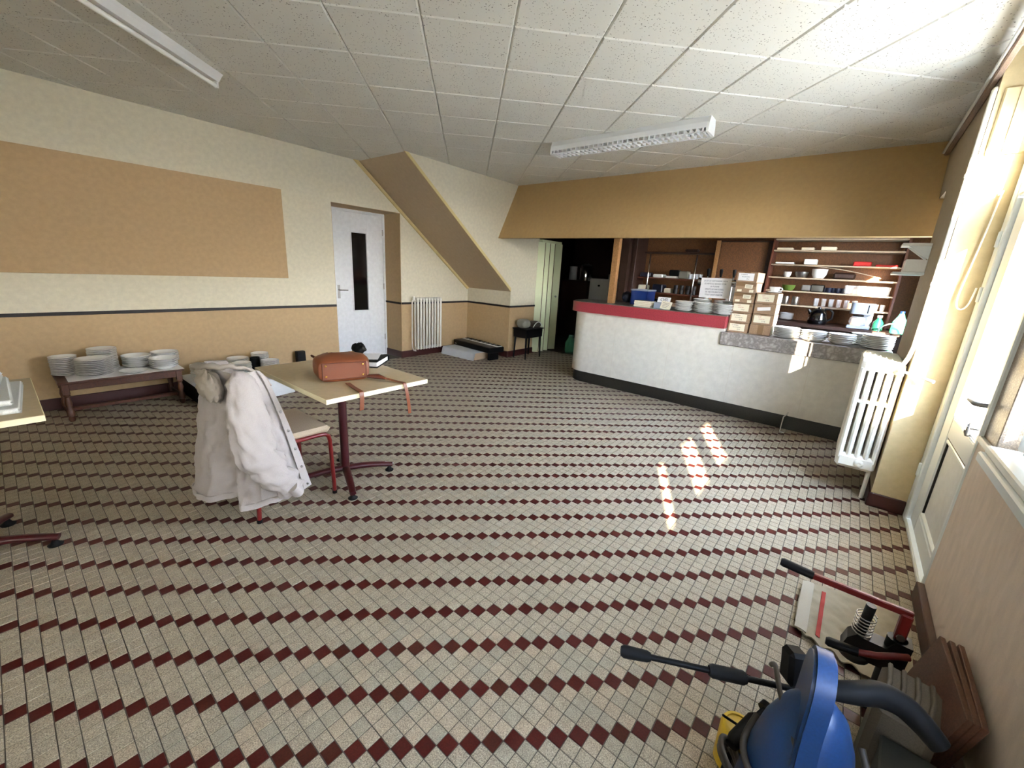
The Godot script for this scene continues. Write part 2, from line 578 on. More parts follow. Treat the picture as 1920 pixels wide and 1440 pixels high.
# ---------------------------------------------------------------- floor: 5 cm stoneware, every fifth diagonal red
func build_floor() -> void:
	var fl := struct("floor", "small square speckled stoneware floor tiles with diagonal rows of red ones", "floor")
	var b := B.new()
	b.bb(Vector3(-5.95, -0.25, -9.8), Vector3(0.70, -0.0025, ZB + 0.3))
	obj("grout_bed", b, M.grout, fl)
	var cam_h := 1.454
	var near := []
	var light := B.new()
	var red := B.new()
	var dim := [0.05 * 0.5 - 0.0011, 0.0012, 0.0022]
	var r2 := RandomNumberGenerator.new()
	r2.seed = 5
	var fwd := Vector3(-0.6218 * cos(0.268), -sin(0.268), -0.7832 * cos(0.268))
	var cambasis := Basis(Vector3.UP, deg_to_rad(38.45)) * Basis(Vector3.RIGHT, deg_to_rad(-15.363)) * Basis(Vector3.BACK, deg_to_rad(3.22))
	for i in range(-98, 25):
		for j in range(-112, 60):
			var x := -0.6294 + 0.05 * (i + 0.5)
			var z := -1.0387 + 0.05 * (j + 0.5)
			if x < XL - 0.02 or x > XR + 0.04 or z < -6.6 or z > 1.9:
				continue
			if z < -5.5 and x > -2.9:
				continue
			if z < -5.43 and x < -4.46:
				continue
			var isred := posmod(i + j, 5) == 0
			var p := Vector3(x, 0, z)
			var rel := cambasis.inverse() * (p - Vector3(0, cam_h, 0))
			var d2 := rel.length_squared()
			if rel.z < 0.0 and absf(rel.x / -rel.z) < 1.2 and absf(rel.y / -rel.z) < 0.90 and d2 < 4.2:
				near.append([d2 * rel.length() , i, j])
			else:
				_tile(red if isred else light, p, dim, r2)
	near.sort_custom(func(a, c): return a[0] < c[0])
	var protos := []
	for k in 4:
		var t := B.new()
		_tile(t, Vector3.ZERO, dim, r2)
		protos.append(t.mesh())
	var lights := [M.tile_light, M.tile_light_b, M.tile_light_c]
	var reds := [M.tile_red, M.tile_red_b, M.tile_brown]
	for k in near.size():
		var i: int = near[k][1]
		var j: int = near[k][2]
		var p := Vector3(-0.6294 + 0.05 * (i + 0.5), 0, -1.0387 + 0.05 * (j + 0.5))
		var isred := posmod(i + j, 5) == 0
		if k < 300:
			var o := obj("tile", protos[k % 4], reds[r2.randi() % 3] if isred else lights[r2.randi() % 3], fl)
			o.position = p
		else:
			_tile(red if isred else light, p, dim, r2)
	var am := light.mesh()
	var arr := red.mesh().surface_get_arrays(0)
	am.add_surface_from_arrays(Mesh.PRIMITIVE_TRIANGLES, arr)
	var o := MeshInstance3D.new()
	o.mesh = am
	o.name = "tile_field"
	o.set_surface_override_material(0, M.tile_light)
	o.set_surface_override_material(1, M.tile_red)
	o.set_meta("kind", "stuff")
	fl.add_child(o)

func _tile(b: B, p: Vector3, dim: Array, r2: RandomNumberGenerator) -> void:
	var h: float = dim[0]
	var c: float = dim[1]
	var y := r2.randf_range(-0.0004, 0.0)
	var t := h - c
	var A := p + Vector3(-t, y, -t)
	var Bv := p + Vector3(t, y, -t)
	var C := p + Vector3(t, y, t)
	var D := p + Vector3(-t, y, t)
	var e := -c - 0.0016
	var a := p + Vector3(-h, e, -h)
	var bb2 := p + Vector3(h, e, -h)
	var c2 := p + Vector3(h, e, h)
	var d := p + Vector3(-h, e, h)
	b.quad(A, D, C, Bv)
	b.quad(A, Bv, bb2, a); b.quad(Bv, C, c2, bb2); b.quad(C, D, d, c2); b.quad(D, A, a, d)

# ---------------------------------------------------------------- ceiling: half-metre perforated panels laid diagonally
func build_ceiling() -> void:
	var ce := struct("ceiling", "white perforated half metre ceiling panels laid at an angle to the walls", "ceiling")
	var b := B.new()
	b.bb(Vector3(-5.95, HC + 0.022, -8.6), Vector3(0.80, HC + 0.25, ZB + 0.3))
	obj("slab", b, M.slab, ce)
	# origin and axes of the panel grid
	var o2 := Vector2(-0.098 * 0.7832 - 2.689 * 0.6218, 0.098 * 0.6218 - 2.689 * 0.7832)
	var u := Vector2(0.7071, -0.7071)
	var w := Vector2(-0.7071, -0.7071)
	var s := 0.502
	var room := PackedVector2Array([Vector2(XL + 0.002, -5.6), Vector2(XR - 0.002, -5.6), Vector2(XR - 0.002, ZB), Vector2(XL + 0.002, ZB)])
	var full := B.new()
	_panel(full, PackedVector2Array([Vector2(-0.25, -0.25), Vector2(0.25, -0.25), Vector2(0.25, 0.25), Vector2(-0.25, 0.25)]))
	var fm := full.mesh()
	for i in range(-16, 17):
		for j in range(-16, 17):
			var c := o2 + u * s * (i + 0.5) + w * s * (j + 0.5)
			var h := 0.25
			var q := PackedVector2Array([c - u * h - w * h, c + u * h - w * h, c + u * h + w * h, c - u * h + w * h])
			var cut := Geometry2D.intersect_polygons(q, room)
			if cut.is_empty():
				continue
			var area := 0.0
			for k in cut[0].size():
				area += cut[0][k].cross(cut[0][(k + 1) % cut[0].size()])
			if absf(area) * 0.5 < 0.01:
				continue
			var turn := PI / 4
			if absf(area) * 0.5 > 0.2495:
				var p := obj("panel", fm, M.ceil, ce)
				p.position = Vector3(c.x, HC, c.y)
				p.rotation.y = turn + (rng.randi() % 4) * PI / 2
			else:
				var loc := PackedVector2Array()
				for v in cut[0]:
					loc.append((v - c).rotated(turn))
				var pb := B.new()
				_panel(pb, loc)
				var p := obj("panel", pb, M.ceil, ce)
				p.position = Vector3(c.x, HC, c.y)
				p.rotation.y = turn

func _panel(b: B, poly: PackedVector2Array) -> void:
	# a panel hanging from y = 0.02 down to 0, its lower edge bevelled by 6 mm
	if Geometry2D.is_polygon_clockwise(poly):
		poly.reverse()
	var inner := Geometry2D.offset_polygon(poly, -0.009)
	if inner.is_empty() or inner[0].size() != poly.size():
		b.prism(poly, -0.02, 0.0, Transform3D(Basis(Vector3.RIGHT, Vector3.BACK, Vector3.DOWN), Vector3.ZERO))
		return
	var inn: PackedVector2Array = inner[0]
	if Geometry2D.is_polygon_clockwise(inn):
		inn.reverse()
	var n := poly.size()
	var st := 0
	var best := 1e9
	for k in n:
		var d := inn[k].distance_to(poly[0])
		if d < best:
			best = d
			st = k
	var idx := Geometry2D.triangulate_polygon(inn)
	for k in range(0, idx.size(), 3):
		var p := []
		for q in 3:
			p.append(Vector3(inn[idx[k + q]].x, 0, inn[idx[k + q]].y))
		b.t3(p[0], p[1], p[2], Vector3.DOWN, Vector3.DOWN, Vector3.DOWN)
	for k in n:
		var k2 := (k + 1) % n
		var a := inn[(st + k) % n]
		var c := inn[(st + k2) % n]
		var d := poly[k]
		var e := poly[k2]
		var dir := (e - d)
		var out := Vector3(dir.y, 0, -dir.x).normalized()
		var m := (out + Vector3.DOWN).normalized()
		var A := Vector3(a.x, 0, a.y)
		var C := Vector3(c.x, 0, c.y)
		var D := Vector3(d.x, 0.0075, d.y)
		var E := Vector3(e.x, 0.0075, e.y)
		b.t3(A, C, E, m, m, m); b.t3(A, E, D, m, m, m)
		var D2 := Vector3(d.x, 0.021, d.y)
		var E2 := Vector3(e.x, 0.021, e.y)
		b.t3(D, E, E2, out, out, out); b.t3(D, E2, D2, out, out, out)

# ---------------------------------------------------------------- left wall, inner door, stair soffit
func build_left_side() -> void:
	var zo0 := -2.93
	var zo1 := -3.99
	var rail_h := 0.85
	var wl := struct("wall_left", "long plaster wall, cream above and ochre below a dark rail", "wall")
	var up := B.new()
	up.bb(Vector3(-5.95, rail_h, zo0), Vector3(XL, HC + 0.02, ZB + 0.3))
	up.bb(Vector3(-5.95, 2.17, zo1), Vector3(XL, HC + 0.02, zo0))
	up.bb(Vector3(-5.95, rail_h, -5.43), Vector3(XL, HC + 0.02, zo1))
	obj("upper_wall", up, M.cream, wl)
	var lo := B.new()
	lo.bb(Vector3(-5.95, -0.01, zo0), Vector3(XL, rail_h, ZB + 0.3))
	lo.bb(Vector3(-5.95, -0.01, -5.43), Vector3(XL, rail_h, zo1))
	obj("dado", lo, M.ochre, wl)
	var rv := B.new()
	rv.bb(Vector3(-5.86, 0.0, zo1), Vector3(XL + 0.001, 2.17, zo1 + 0.004))
	rv.bb(Vector3(-5.86, 0.0, zo0 - 0.004), Vector3(XL + 0.001, 2.17, zo0))
	rv.bb(Vector3(-5.86, 2.166, zo1), Vector3(XL + 0.001, 2.17, zo0))
	obj("door_reveal", rv, M.ochre, wl)
	# painted rectangle on the wall
	var pp := B.new()
	pp.bb(Vector3(XL + 0.0005, 1.21, -2.33), Vector3(XL + 0.006, 2.215, 2.4), 0.002)
	tag(obj("painted_panel", pp, M.peach), "wide plain peach-coloured rectangle on the upper left wall", "wall panel")
	# chair rail
	var segs := [[Vector3(XL, 0, ZB), Vector3(XL, 0, zo0)], [Vector3(XL, 0, zo1), Vector3(XL, 0, -5.43)], [Vector3(XL, 0, -5.43), Vector3(-4.45, 0, -5.43)], [Vector3(-4.45, 0, -5.43), Vector3(-4.45, 0, -6.15)], [Vector3(-5.86, 0, zo1), Vector3(XL, 0, zo1)]]
	var outs := [Vector3.RIGHT, Vector3.RIGHT, Vector3.BACK, Vector3.RIGHT, Vector3.BACK]
	var names := ["dark narrow chair rail along the long left wall", "dark chair rail behind the column radiator", "dark chair rail on the short wall under the stairs", "dark chair rail beside the folding door", "short dark rail in the door recess"]
	var bnames := ["red-brown baseboard along the long left wall", "red-brown baseboard under the column radiator", "red-brown baseboard on the short wall under the stairs", "red-brown baseboard beside the folding door", "red-brown baseboard in the door recess"]
	var sides := ["left", "radiator", "stairs", "folding_door", "recess"]
	for k in 5:
		var a: Vector3 = segs[k][0]
		var c: Vector3 = segs[k][1]
		var o: Vector3 = outs[k]
		var rb := B.new()
		rb.bb(a.min(c) + Vector3(0, rail_h - 0.004, 0) - o.abs() * 0.004, a.max(c) + Vector3(0, rail_h + 0.026, 0) + o * 0.014, 0.003)
		var tr := obj("trim_%d" % (k + 1), rb, M.rail)
		tag(tr, names[k], "trim", "", "structure")
		if k == 4:
			continue
		var bs := B.new()
		bs.bb(a.min(c) - o.abs() * 0.004, a.max(c) + Vector3(0, 0.105, 0) + o * 0.016, 0.004)
		tag(obj("baseboard_" + sides[k], bs, M.base), bnames[k], "baseboard", "", "structure")
	var br := B.new()
	br.bb(Vector3(-5.84, 0, zo1), Vector3(XL + 0.016, 0.105, zo1 + 0.018), 0.004)
	tag(obj("baseboard_recess", br, M.base), bnames[4], "baseboard", "", "structure")
	# inner door
	var d := struct("door_1", "white flush door with a tall narrow dark pane and lever handle", "door")
	d.position = Vector3(-5.87, 0, zo0 - 0.02)
	var xs := -0.02
	var lf := B.new()
	var zl := -1.0
	lf.bb(Vector3(-0.02, 0.005, -0.465), Vector3(0.02, 2.125, 0.06), 0.002)
	lf.bb(Vector3(-0.02, 0.005, zl), Vector3(0.02, 2.125, -0.735), 0.002)
	lf.bb(Vector3(-0.02, 0.005, -0.735), Vector3(0.02, 0.72, -0.465))
	lf.bb(Vector3(-0.02, 1.87, -0.735), Vector3(0.02, 2.125, -0.465))
	obj("leaf", lf, M.door_paint, d)
	var gb := B.new()
	for e in [[Vector3(0.0, 0.72, -0.735), Vector3(0.026, 0.735, -0.465)], [Vector3(0.0, 1.855, -0.735), Vector3(0.026, 1.87, -0.465)], [Vector3(0.0, 0.72, -0.735), Vector3(0.026, 1.87, -0.72)], [Vector3(0.0, 0.72, -0.48), Vector3(0.026, 1.87, -0.465)]]:
		gb.bb(e[0], e[1], 0.003)
	obj("glazing_bead", gb, M.door_paint, d)
	var pn := B.new()
	pn.bb(Vector3(-0.006, 0.72, -0.735), Vector3(0.004, 1.87, -0.465))
	obj("pane", pn, M.dark_glass, d)
	var fr := B.new()
	fr.bb(Vector3(-0.03, 0, -1.045), Vector3(0.03, 2.15, -1.0), 0.004)
	fr.bb(Vector3(-0.028, 2.126, -1.04), Vector3(0.028, 2.164, 0.018), 0.004)
	obj("frame", fr, M.door_paint, d)
	var hp := B.new()
	hp.bb(Vector3(0.02, 0.92, -0.265), Vector3(0.026, 1.11, -0.225), 0.002)
	var hd := obj("handle", hp, M.steel, d)
	var hl := B.new()
	hl.tube([Vector3(0.022, 1.04, -0.245), Vector3(0.065, 1.04, -0.245), Vector3(0.072, 1.04, -0.265), Vector3(0.072, 1.037, -0.36)], 0.009, 8)
	obj("lever", hl, M.steel, hd)
	for hy in [0.25, 1.05, 1.85]:
		var hg := B.new()
		hg.cyl(Vector3(0.03, hy, -0.998), Vector3(0.03, hy + 0.09, -0.998), 0.008, 8)
		obj("hinge", hg, M.steel, d)
	# closing wall behind the door and the stair box
	var st := struct("stair_soffit", "sloping underside and flank of a staircase dropping towards the bar", "staircase")
	var sp := B.new()
	# polygon in (-z, y)
	var yz := Transform3D(Basis(Vector3(0, 0, -1), Vector3(0, 1, 0), Vector3(1, 0, 0)), Vector3.ZERO)
	sp.prism(PackedVector2Array([Vector2(3.335, HC + 0.02), Vector2(5.43, 1.115), Vector2(5.43, HC + 0.02)]), XL, -4.45, yz)
	obj("flank", sp, M.cream, st)
	var ss := B.new()
	ss.prism(PackedVector2Array([Vector2(3.325, HC + 0.02), Vector2(5.43, 1.108), Vector2(5.43, 1.1155), Vector2(3.335, HC + 0.02)]), XL + 0.0, -4.452, yz)
	obj("underside", ss, M.soffit, st)
	var ey := B.new()
	ey.prism(PackedVector2Array([Vector2(3.33, HC), Vector2(5.43, 1.11), Vector2(5.43, 1.165), Vector2(3.39, HC)]), -4.455, -4.444, yz)
	obj("edge_strip", ey, M.trim_yellow, st)
	var em := B.new()
	em.prism(PackedVector2Array([Vector2(3.27, HC), Vector2(5.40, 1.085), Vector2(5.43, 1.108), Vector2(3.33, HC)]), XL, XL + 0.03, yz)
	obj("wall_moulding", em, M.trim_yellow, st)
	var wb := struct("wall_stairs", "short plaster return wall under the staircase, cream over ochre", "wall")
	var w1 := B.new()
	w1.bb(Vector3(-5.95, rail_h, -6.15), Vector3(-4.45, HC + 0.02, -5.43))
	obj("upper_wall", w1, M.cream, wb)
	var w2 := B.new()
	w2.bb(Vector3(-5.95, -0.01, -6.15), Vector3(-4.45, rail_h, -5.43))
	obj("dado", w2, M.ochre, wb)
	var wk := struct("wall_behind", "plain cream wall behind the camera", "wall")
	var w3 := B.new()
	var hx0 := -1.05
	var hx1 := 0.25
	w3.bb(Vector3(-5.95, -0.2, ZB), Vector3(hx0, HC + 0.1, ZB + 0.3))
	w3.bb(Vector3(hx1, -0.2, ZB), Vector3(0.69, HC + 0.1, ZB + 0.3))
	w3.bb(Vector3(hx0, -0.2, ZB), Vector3(hx1, 0.85, ZB + 0.3))
	w3.bb(Vector3(hx0, 2.25, ZB), Vector3(hx1, HC + 0.1, ZB + 0.3))
	obj("plaster", w3, M.cream, wk)
	var rw := struct("window_3", "curtained window in the wall behind the camera", "window")
	rw.position = Vector3(hx0, 0.85, ZB + 0.2)
	var rf := B.new()
	for e in [[0.0, 0.0, 0.06, 1.4], [1.24, 0.0, 1.3, 1.4], [0.62, 0.0, 0.68, 1.4], [0.05, 0.0, 1.25, 0.06], [0.05, 1.34, 1.25, 1.4]]:
		rf.bb(Vector3(e[0], e[1], -0.03), Vector3(e[2], e[3], 0.03), 0.005)
	obj("frame", rf, M.pvc, rw)
	var rg := B.new()
	rg.bb(Vector3(0.05, 0.05, -0.004), Vector3(1.25, 1.35, 0.004))
	obj("pane", rg, M.glass, rw)
	var rn := B.new()
	rn.sheet(100, 6, func(u, v): return Vector3(lerpf(hx0 + 0.02, hx1 - 0.02, u), lerpf(0.87, 2.23, v), ZB + 0.1 + 0.012 * sin(u * 130.0)))
	tag(obj("net_curtain", rn, M.voile_thin), "white net curtain on the window behind the camera", "curtain")

# ---------------------------------------------------------------- header over the bar and the back room
func build_bar_shell() -> void:
	var hd := struct("wall_bar_header", "sloping ochre header over the bar opening", "header")
	var b := B.new()
	var x0 := -4.45
	var x1 := 0.45
	# front face leans towards the room, lower edge at 1.915 m
	var p := [Vector3(x0, HC + 0.02, -5.50), Vector3(x0, 1.915, -5.06), Vector3(x0, 1.915, -5.16), Vector3(x0, HC + 0.02, -5.62)]
	var q := [Vector3(x1, HC + 0.02, -5.46), Vector3(x1, 1.905, -4.93), Vector3(x1, 1.905, -5.03), Vector3(x1, HC + 0.02, -5.58)]
	for k in 4:
		var k2 := (k + 1) % 4
		b.quad(p[k], p[k2], q[k2], q[k])
	b.quad(p[3], p[2], p[1], p[0]); b.quad(q[0], q[1], q[2], q[3])
	obj("face", b, M.header, hd)
	var wk := struct("wall_back_room", "dark wall of the room behind the bar", "wall")
	var c := B.new()
	c.bb(Vector3(-5.9, -0.05, -9.7), Vector3(-2.81, 2.6, -9.45))
	c.bb(Vector3(-5.95, -0.05, -9.7), Vector3(-5.75, 2.6, -6.1))
	c.bb(Vector3(-2.92, -0.05, -9.7), Vector3(-2.81, 2.6, -6.20))
	obj("plaster", c, M.wood_brown, wk)
	var ws := struct("wall_back_bar", "wood panelled wall behind the back bar", "wall")
	var e := B.new()
	e.bb(Vector3(-2.81, -0.05, -6.95), Vector3(0.9, 2.6, -6.72))
	obj("panelling", e, M.wood_panel, ws)
	var cl := struct("ceiling_bar", "brown boarded ceiling over the bar", "ceiling")
	var f := B.new()
	f.bb(Vector3(-5.95, 2.30, -9.7), Vector3(0.9, 2.40, -5.40))
	obj("boarding", f, M.wood_brown, cl)
	# concertina door
	var ac := thing("folding_door", "pale green concertina door folded back beside the bar", "folding door", Vector3(-4.40, 0, -6.12))
	var zz := 0.0
	for k in 7:
		var wdt := 0.075 if k < 6 else 0.17
		var s := 1.0 if k % 2 == 0 else -1.0
		var pb := B.new()
		var a := Vector3(-0.045 * s, 0.02, zz)
		var d := Vector3(0.045 * s, 0.02, zz - wdt)
		var dir := (d - a)
		var bs := Basis(dir.normalized(), Vector3.UP, dir.normalized().cross(Vector3.UP))
		pb.box((a + d) * 0.5 + Vector3(0, 0.965, 0), Vector3(dir.length() + 0.004, 1.93, 0.009), 0.003, bs)
		obj("leaf", pb, M.accordion, ac)
		zz -= wdt
	for k in 6:
		var hb := B.new()
		hb.bb(Vector3(0.036 if k % 2 == 0 else -0.054, 0.03, -0.075 * (k + 1) - 0.004), Vector3(0.054 if k % 2 == 0 else -0.036, 1.94, -0.075 * (k + 1) + 0.004))
		obj("fold_hinge", hb, M.wood_dark, ac)
	var kb := B.new()
	kb.lathe([Vector2(0, 0), Vector2(0.012, 0), Vector2(0.02, 0.02), Vector2(0.014, 0.032), Vector2(0, 0.034)], 10, Transform3D(Basis(Vector3.BACK, -PI / 2), Vector3(0.01, 1.02, zz + 0.07)))
	obj("knob", kb, M.steel, ac)
	var tk := B.new()
	tk.bb(Vector3(-0.03, 1.95, -0.62), Vector3(0.03, 1.99, 0.0), 0.003)
	obj("track", tk, M.accordion, ac)

# ---------------------------------------------------------------- right wall: pier, glazed door, window
func build_right_side() -> void:
	var zd0 := -2.65       # near side of the door opening
	var zd1 := -3.64       # far side
	var w := struct("wall_right", "ochre and wallpapered window wall on the right", "wall")
	# beyond the door, with a small window behind the bar
	var a := B.new()
	a.bb(Vector3(XP, -0.01, -4.75), Vector3(0.69, HC + 0.02, zd1))
	a.bb(Vector3(XP, 2.22, -8.3), Vector3(0.69, HC + 0.02, -4.75))
	a.bb(Vector3(0.60, -0.01, -8.3), Vector3(0.69, 2.22, -5.76))
	a.bb(Vector3(0.60, -0.01, -5.76), Vector3(0.69, 1.06, -4.98))
	a.bb(Vector3(0.60, 2.12, -5.76), Vector3(0.69, 2.22, -4.98))
	a.bb(Vector3(0.60, -0.01, -4.98), Vector3(0.69, 2.22, -4.75))
	obj("far_plaster", a, M.rightwall, w)
	# reveal lining of the door opening on the far side
	var rv := B.new()
	rv.bb(Vector3(XP + 0.001, 0.0, zd1 - 0.002), Vector3(0.56, HC, zd1 + 0.004))
	obj("reveal", rv, M.reveal, w)
	var rb := B.new()
	rb.bb(Vector3(0.385, 2.21, zd1), Vector3(0.535, 2.54, zd1 + 0.02), 0.006)
	rb.bb(Vector3(0.445, 2.22, zd1 + 0.018), Vector3(0.452, 2.53, zd1 + 0.026))
	obj("reveal_board", rb, M.reveal, w)
	# lintel over door and window
	var li := B.new()
	li.bb(Vector3(XR, 2.50, zd1), Vector3(0.69, HC + 0.02, zd0))
	li.bb(Vector3(XR, 2.20, zd0), Vector3(0.69, HC + 0.02, 1.6))
	obj("lintel", li, M.rightwall, w)
	# under the window and beyond it
	var un := B.new()
	un.bb(Vector3(XR, -0.01, zd0), Vector3(0.69, 0.835, 1.6), 0.004)
	un.bb(Vector3(XR, -0.01, 1.6), Vector3(0.69, HC + 0.02, ZB))
	obj("wallpaper", un, M.wallpaper, w)
	var pr := B.new()
	pr.bb(Vector3(0.56, 0.86, zd0), Vector3(0.69, 2.20, -2.455), 0.003)
	obj("pier", pr, M.pier, w)
	var sl := B.new()
	sl.bb(Vector3(XR - 0.006, 0.835, zd0), Vector3(0.69, 0.862, -2.44), 0.004)
	obj("pier_sill", sl, M.white, w)
	var b1 := B.new()
	b1.bb(Vector3(XR - 0.03, 0, zd0 + 0.01), Vector3(XR, 0.085, ZB), 0.003)
	tag(obj("baseboard_window", b1, M.base), "red-brown baseboard below the window", "baseboard", "", "structure")
	var b2 := B.new()
	b2.bb(Vector3(XP - 0.012, 0, zd1), Vector3(0.545, 0.10, zd1 + 0.018), 0.004)
	b2.bb(Vector3(XP - 0.012, 0, -5.0), Vector3(XP + 0.01, 0.10, zd1 + 0.018), 0.004)
	tag(obj("baseboard_pier", b2, M.base), "dark red baseboard round the pier by the radiator", "baseboard", "", "structure")
	# glazed street door
	var d := struct("door_2", "white plastic street door, glass above and solid panel below", "door")
	d.position = Vector3(0.60, 0, zd1)
	var fr := B.new()
	fr.bb(Vector3(-0.055, 0.0, 0.004), Vector3(0.05, 2.50, 0.11), 0.006)
	fr.bb(Vector3(-0.055, 0.0, 0.955), Vector3(0.05, 2.50, 0.99), 0.006)
	fr.bb(Vector3(-0.052, 1.98, 0.10), Vector3(0.047, 2.05, 0.965), 0.006)
	fr.bb(Vector3(-0.052, 2.44, 0.10), Vector3(0.047, 2.50, 0.965), 0.006)
	fr.bb(Vector3(-0.052, 0.0, 0.10), Vector3(0.047, 0.03, 0.965), 0.006)
	obj("frame", fr, M.pvc, d)
	var tg := B.new()
	tg.bb(Vector3(-0.005, 2.05, 0.07), Vector3(0.005, 2.44, 0.925))
	obj("transom_pane", tg, M.glass, d)
	var lf := B.new()
	lf.bb(Vector3(-0.03, 0.035, 0.112), Vector3(0.03, 1.97, 0.30), 0.008)
	lf.bb(Vector3(-0.03, 0.035, 0.885), Vector3(0.03, 1.97, 0.953), 0.008)
	lf.bb(Vector3(-0.028, 0.035, 0.29), Vector3(0.028, 0.15, 0.895), 0.006)
	lf.bb(Vector3(-0.028, 0.66, 0.29), Vector3(0.028, 0.78, 0.895), 0.006)
	lf.bb(Vector3(-0.028, 1.86, 0.29), Vector3(0.028, 1.97, 0.895), 0.006)
	var leaf := obj("leaf", lf, M.pvc, d)
	var gs := B.new()
	for e in [[Vector3(-0.022, 0.15, 0.30), Vector3(-0.008, 0.66, 0.312)], [Vector3(-0.022, 0.15, 0.873), Vector3(-0.008, 0.66, 0.885)], [Vector3(-0.022, 0.15, 0.30), Vector3(-0.008, 0.162, 0.885)], [Vector3(-0.022, 0.648, 0.30), Vector3(-0.008, 0.66, 0.885)]]:
		gs.bb(e[0], e[1])
	obj("gasket", gs, M.gasket, leaf)
	var bd := B.new()
	for e in [[Vector3(-0.027, 0.155, 0.305), Vector3(-0.008, 0.175, 0.88)], [Vector3(-0.027, 0.632, 0.305), Vector3(-0.008, 0.652, 0.88)], [Vector3(-0.026, 0.785, 0.305), Vector3(-0.008, 0.80, 0.88)]]:
		bd.bb(e[0], e[1], 0.004)
	obj("glazing_bead", bd, M.pvc, leaf)
	var pn := B.new()
	pn.bb(Vector3(-0.012, 0.145, 0.19), Vector3(0.012, 0.67, 0.89))
	obj("lower_panel", pn, M.pvc_panel, leaf)
	var gp := B.new()
	gp.bb(Vector3(-0.005, 0.77, 0.19), Vector3(0.005, 1.87, 0.892))
	obj("pane", gp, M.glass, leaf)
	var hn := B.new()
	hn.bb(Vector3(-0.04, 0.80, 0.905), Vector3(-0.03, 1.05, 0.94), 0.003)
	var hh := obj("handle", hn, M.white, leaf)
	var hv := B.new()
	hv.tube([Vector3(-0.038, 0.985, 0.922), Vector3(-0.075, 0.985, 0.922), Vector3(-0.085, 0.985, 0.905), Vector3(-0.085, 0.98, 0.79)], [0.011, 0.011, 0.012, 0.009], 8)
	obj("lever", hv, M.grey, hh)
	var ky := B.new()
	ky.tube([Vector3(-0.038, 0.87, 0.922), Vector3(-0.075, 0.87, 0.922)], 0.004, 6)
	ky.box(Vector3(-0.085, 0.868, 0.90), Vector3(0.004, 0.022, 0.05), 0.001)
	obj("key", ky, M.steel, hh)
	for hz in [0.32, 1.42, 1.72]:
		var hg := B.new()
		hg.cyl(Vector3(-0.058, hz, 0.07), Vector3(-0.058, hz + 0.085, 0.07), 0.011, 10, -1.0, 0.003)
		hg.bb(Vector3(-0.062, hz + 0.01, 0.02), Vector3(-0.05, hz + 0.075, 0.07), 0.003)
		obj("hinge", hg, M.pvc, d)
	var ft := B.new()
	ft.lathe([Vector2(0, 0), Vector2(0.014, 0.0), Vector2(0.022, 0.02), Vector2(0.02, 0.055), Vector2(0.008, 0.075), Vector2(0, 0.076)], 10, Transform3D(Basis.IDENTITY, Vector3(0.572, 0.781, zd1 + 0.70)), 0.7)
	tag(obj("door_tag", ft, M.grey), "small dark grey fob resting on the door's glazing ledge", "key fob")
	# small window behind the bar
	var w3 := struct("window_2", "small white framed window at the far end of the bar", "window")
	w3.position = Vector3(0.66, 1.06, -5.76)
	var wf := B.new()
	for e in [[Vector3(-0.03, 0, 0), Vector3(0.03, 1.06, 0.06)], [Vector3(-0.03, 0, 0.72), Vector3(0.03, 1.06, 0.78)], [Vector3(-0.027, 0.001, 0.05), Vector3(0.027, 0.06, 0.73)], [Vector3(-0.027, 1.0, 0.05), Vector3(0.027, 1.059, 0.73)]]:
		wf.bb(e[0], e[1], 0.005)
	obj("frame", wf, M.pvc, w3)
	var wg := B.new()
	wg.bb(Vector3(-0.004, 0.05, 0.05), Vector3(0.004, 1.01, 0.73))
	obj("pane", wg, M.glass, w3)
	var ws := B.new()
	ws.bb(Vector3(-0.075, -0.02, -0.02), Vector3(-0.03, 0.02, 0.80), 0.004)
	ws.bb(Vector3(-0.07, 0.0, -0.06), Vector3(-0.05, 1.08, 0.002), 0.004)
	obj("casing", ws, M.pvc, w3)
	# big window beside the camera
	var wn := struct("window_1", "long white framed window beside the street door, half veiled", "window")
	wn.position = Vector3(0.66, 0.835, 0)
	var f1 := B.new()
	for z in [-2.455, -1.14, -0.64, 0.05, 0.60, 1.05, 1.53]:
		f1.bb(Vector3(-0.03, 0.0, z), Vector3(0.03, 1.365, z + 0.06), 0.006)
	f1.bb(Vector3(-0.027, 1.30, -2.45), Vector3(0.027, 1.364, 1.59), 0.006)
	f1.bb(Vector3(-0.027, 0.001, -2.45), Vector3(0.027, 0.112, 1.59), 0.006)
	obj("frame", f1, M.pvc, wn)
	var sb := B.new()
	sb.bb(Vector3(-0.145, -0.03, -2.44), Vector3(-0.03, 0.012, 1.59), 0.006)
	sb.bb(Vector3(-0.13, 0.01, -2.43), Vector3(-0.03, 0.045, 1.59), 0.006)
	obj("sill", sb, M.pvc, wn)
	var g1 := B.new()
	g1.bb(Vector3(-0.004, 0.07, -2.44), Vector3(0.004, 1.31, 1.58))
	obj("pane", g1, M.glass, wn)
	# net curtains
	var nets := [[-2.38, -1.182, 0.90, 2.16, "nearest the street door"], [-0.872, -0.562, 0.90, 2.16, "narrow strip between the two open gaps"], [-0.252, 0.208, 0.90, 2.16, "at the middle of the long window"], [0.308, 1.56, 0.90, 2.16, "widest, at the near end of the long window"], [-1.182, -0.872, 1.215, 2.16, "short, over the far open gap"], [-0.562, -0.252, 1.215, 2.16, "short, over the middle open gap"], [0.208, 0.308, 1.215, 2.16, "short and very narrow, over the near gap"]]
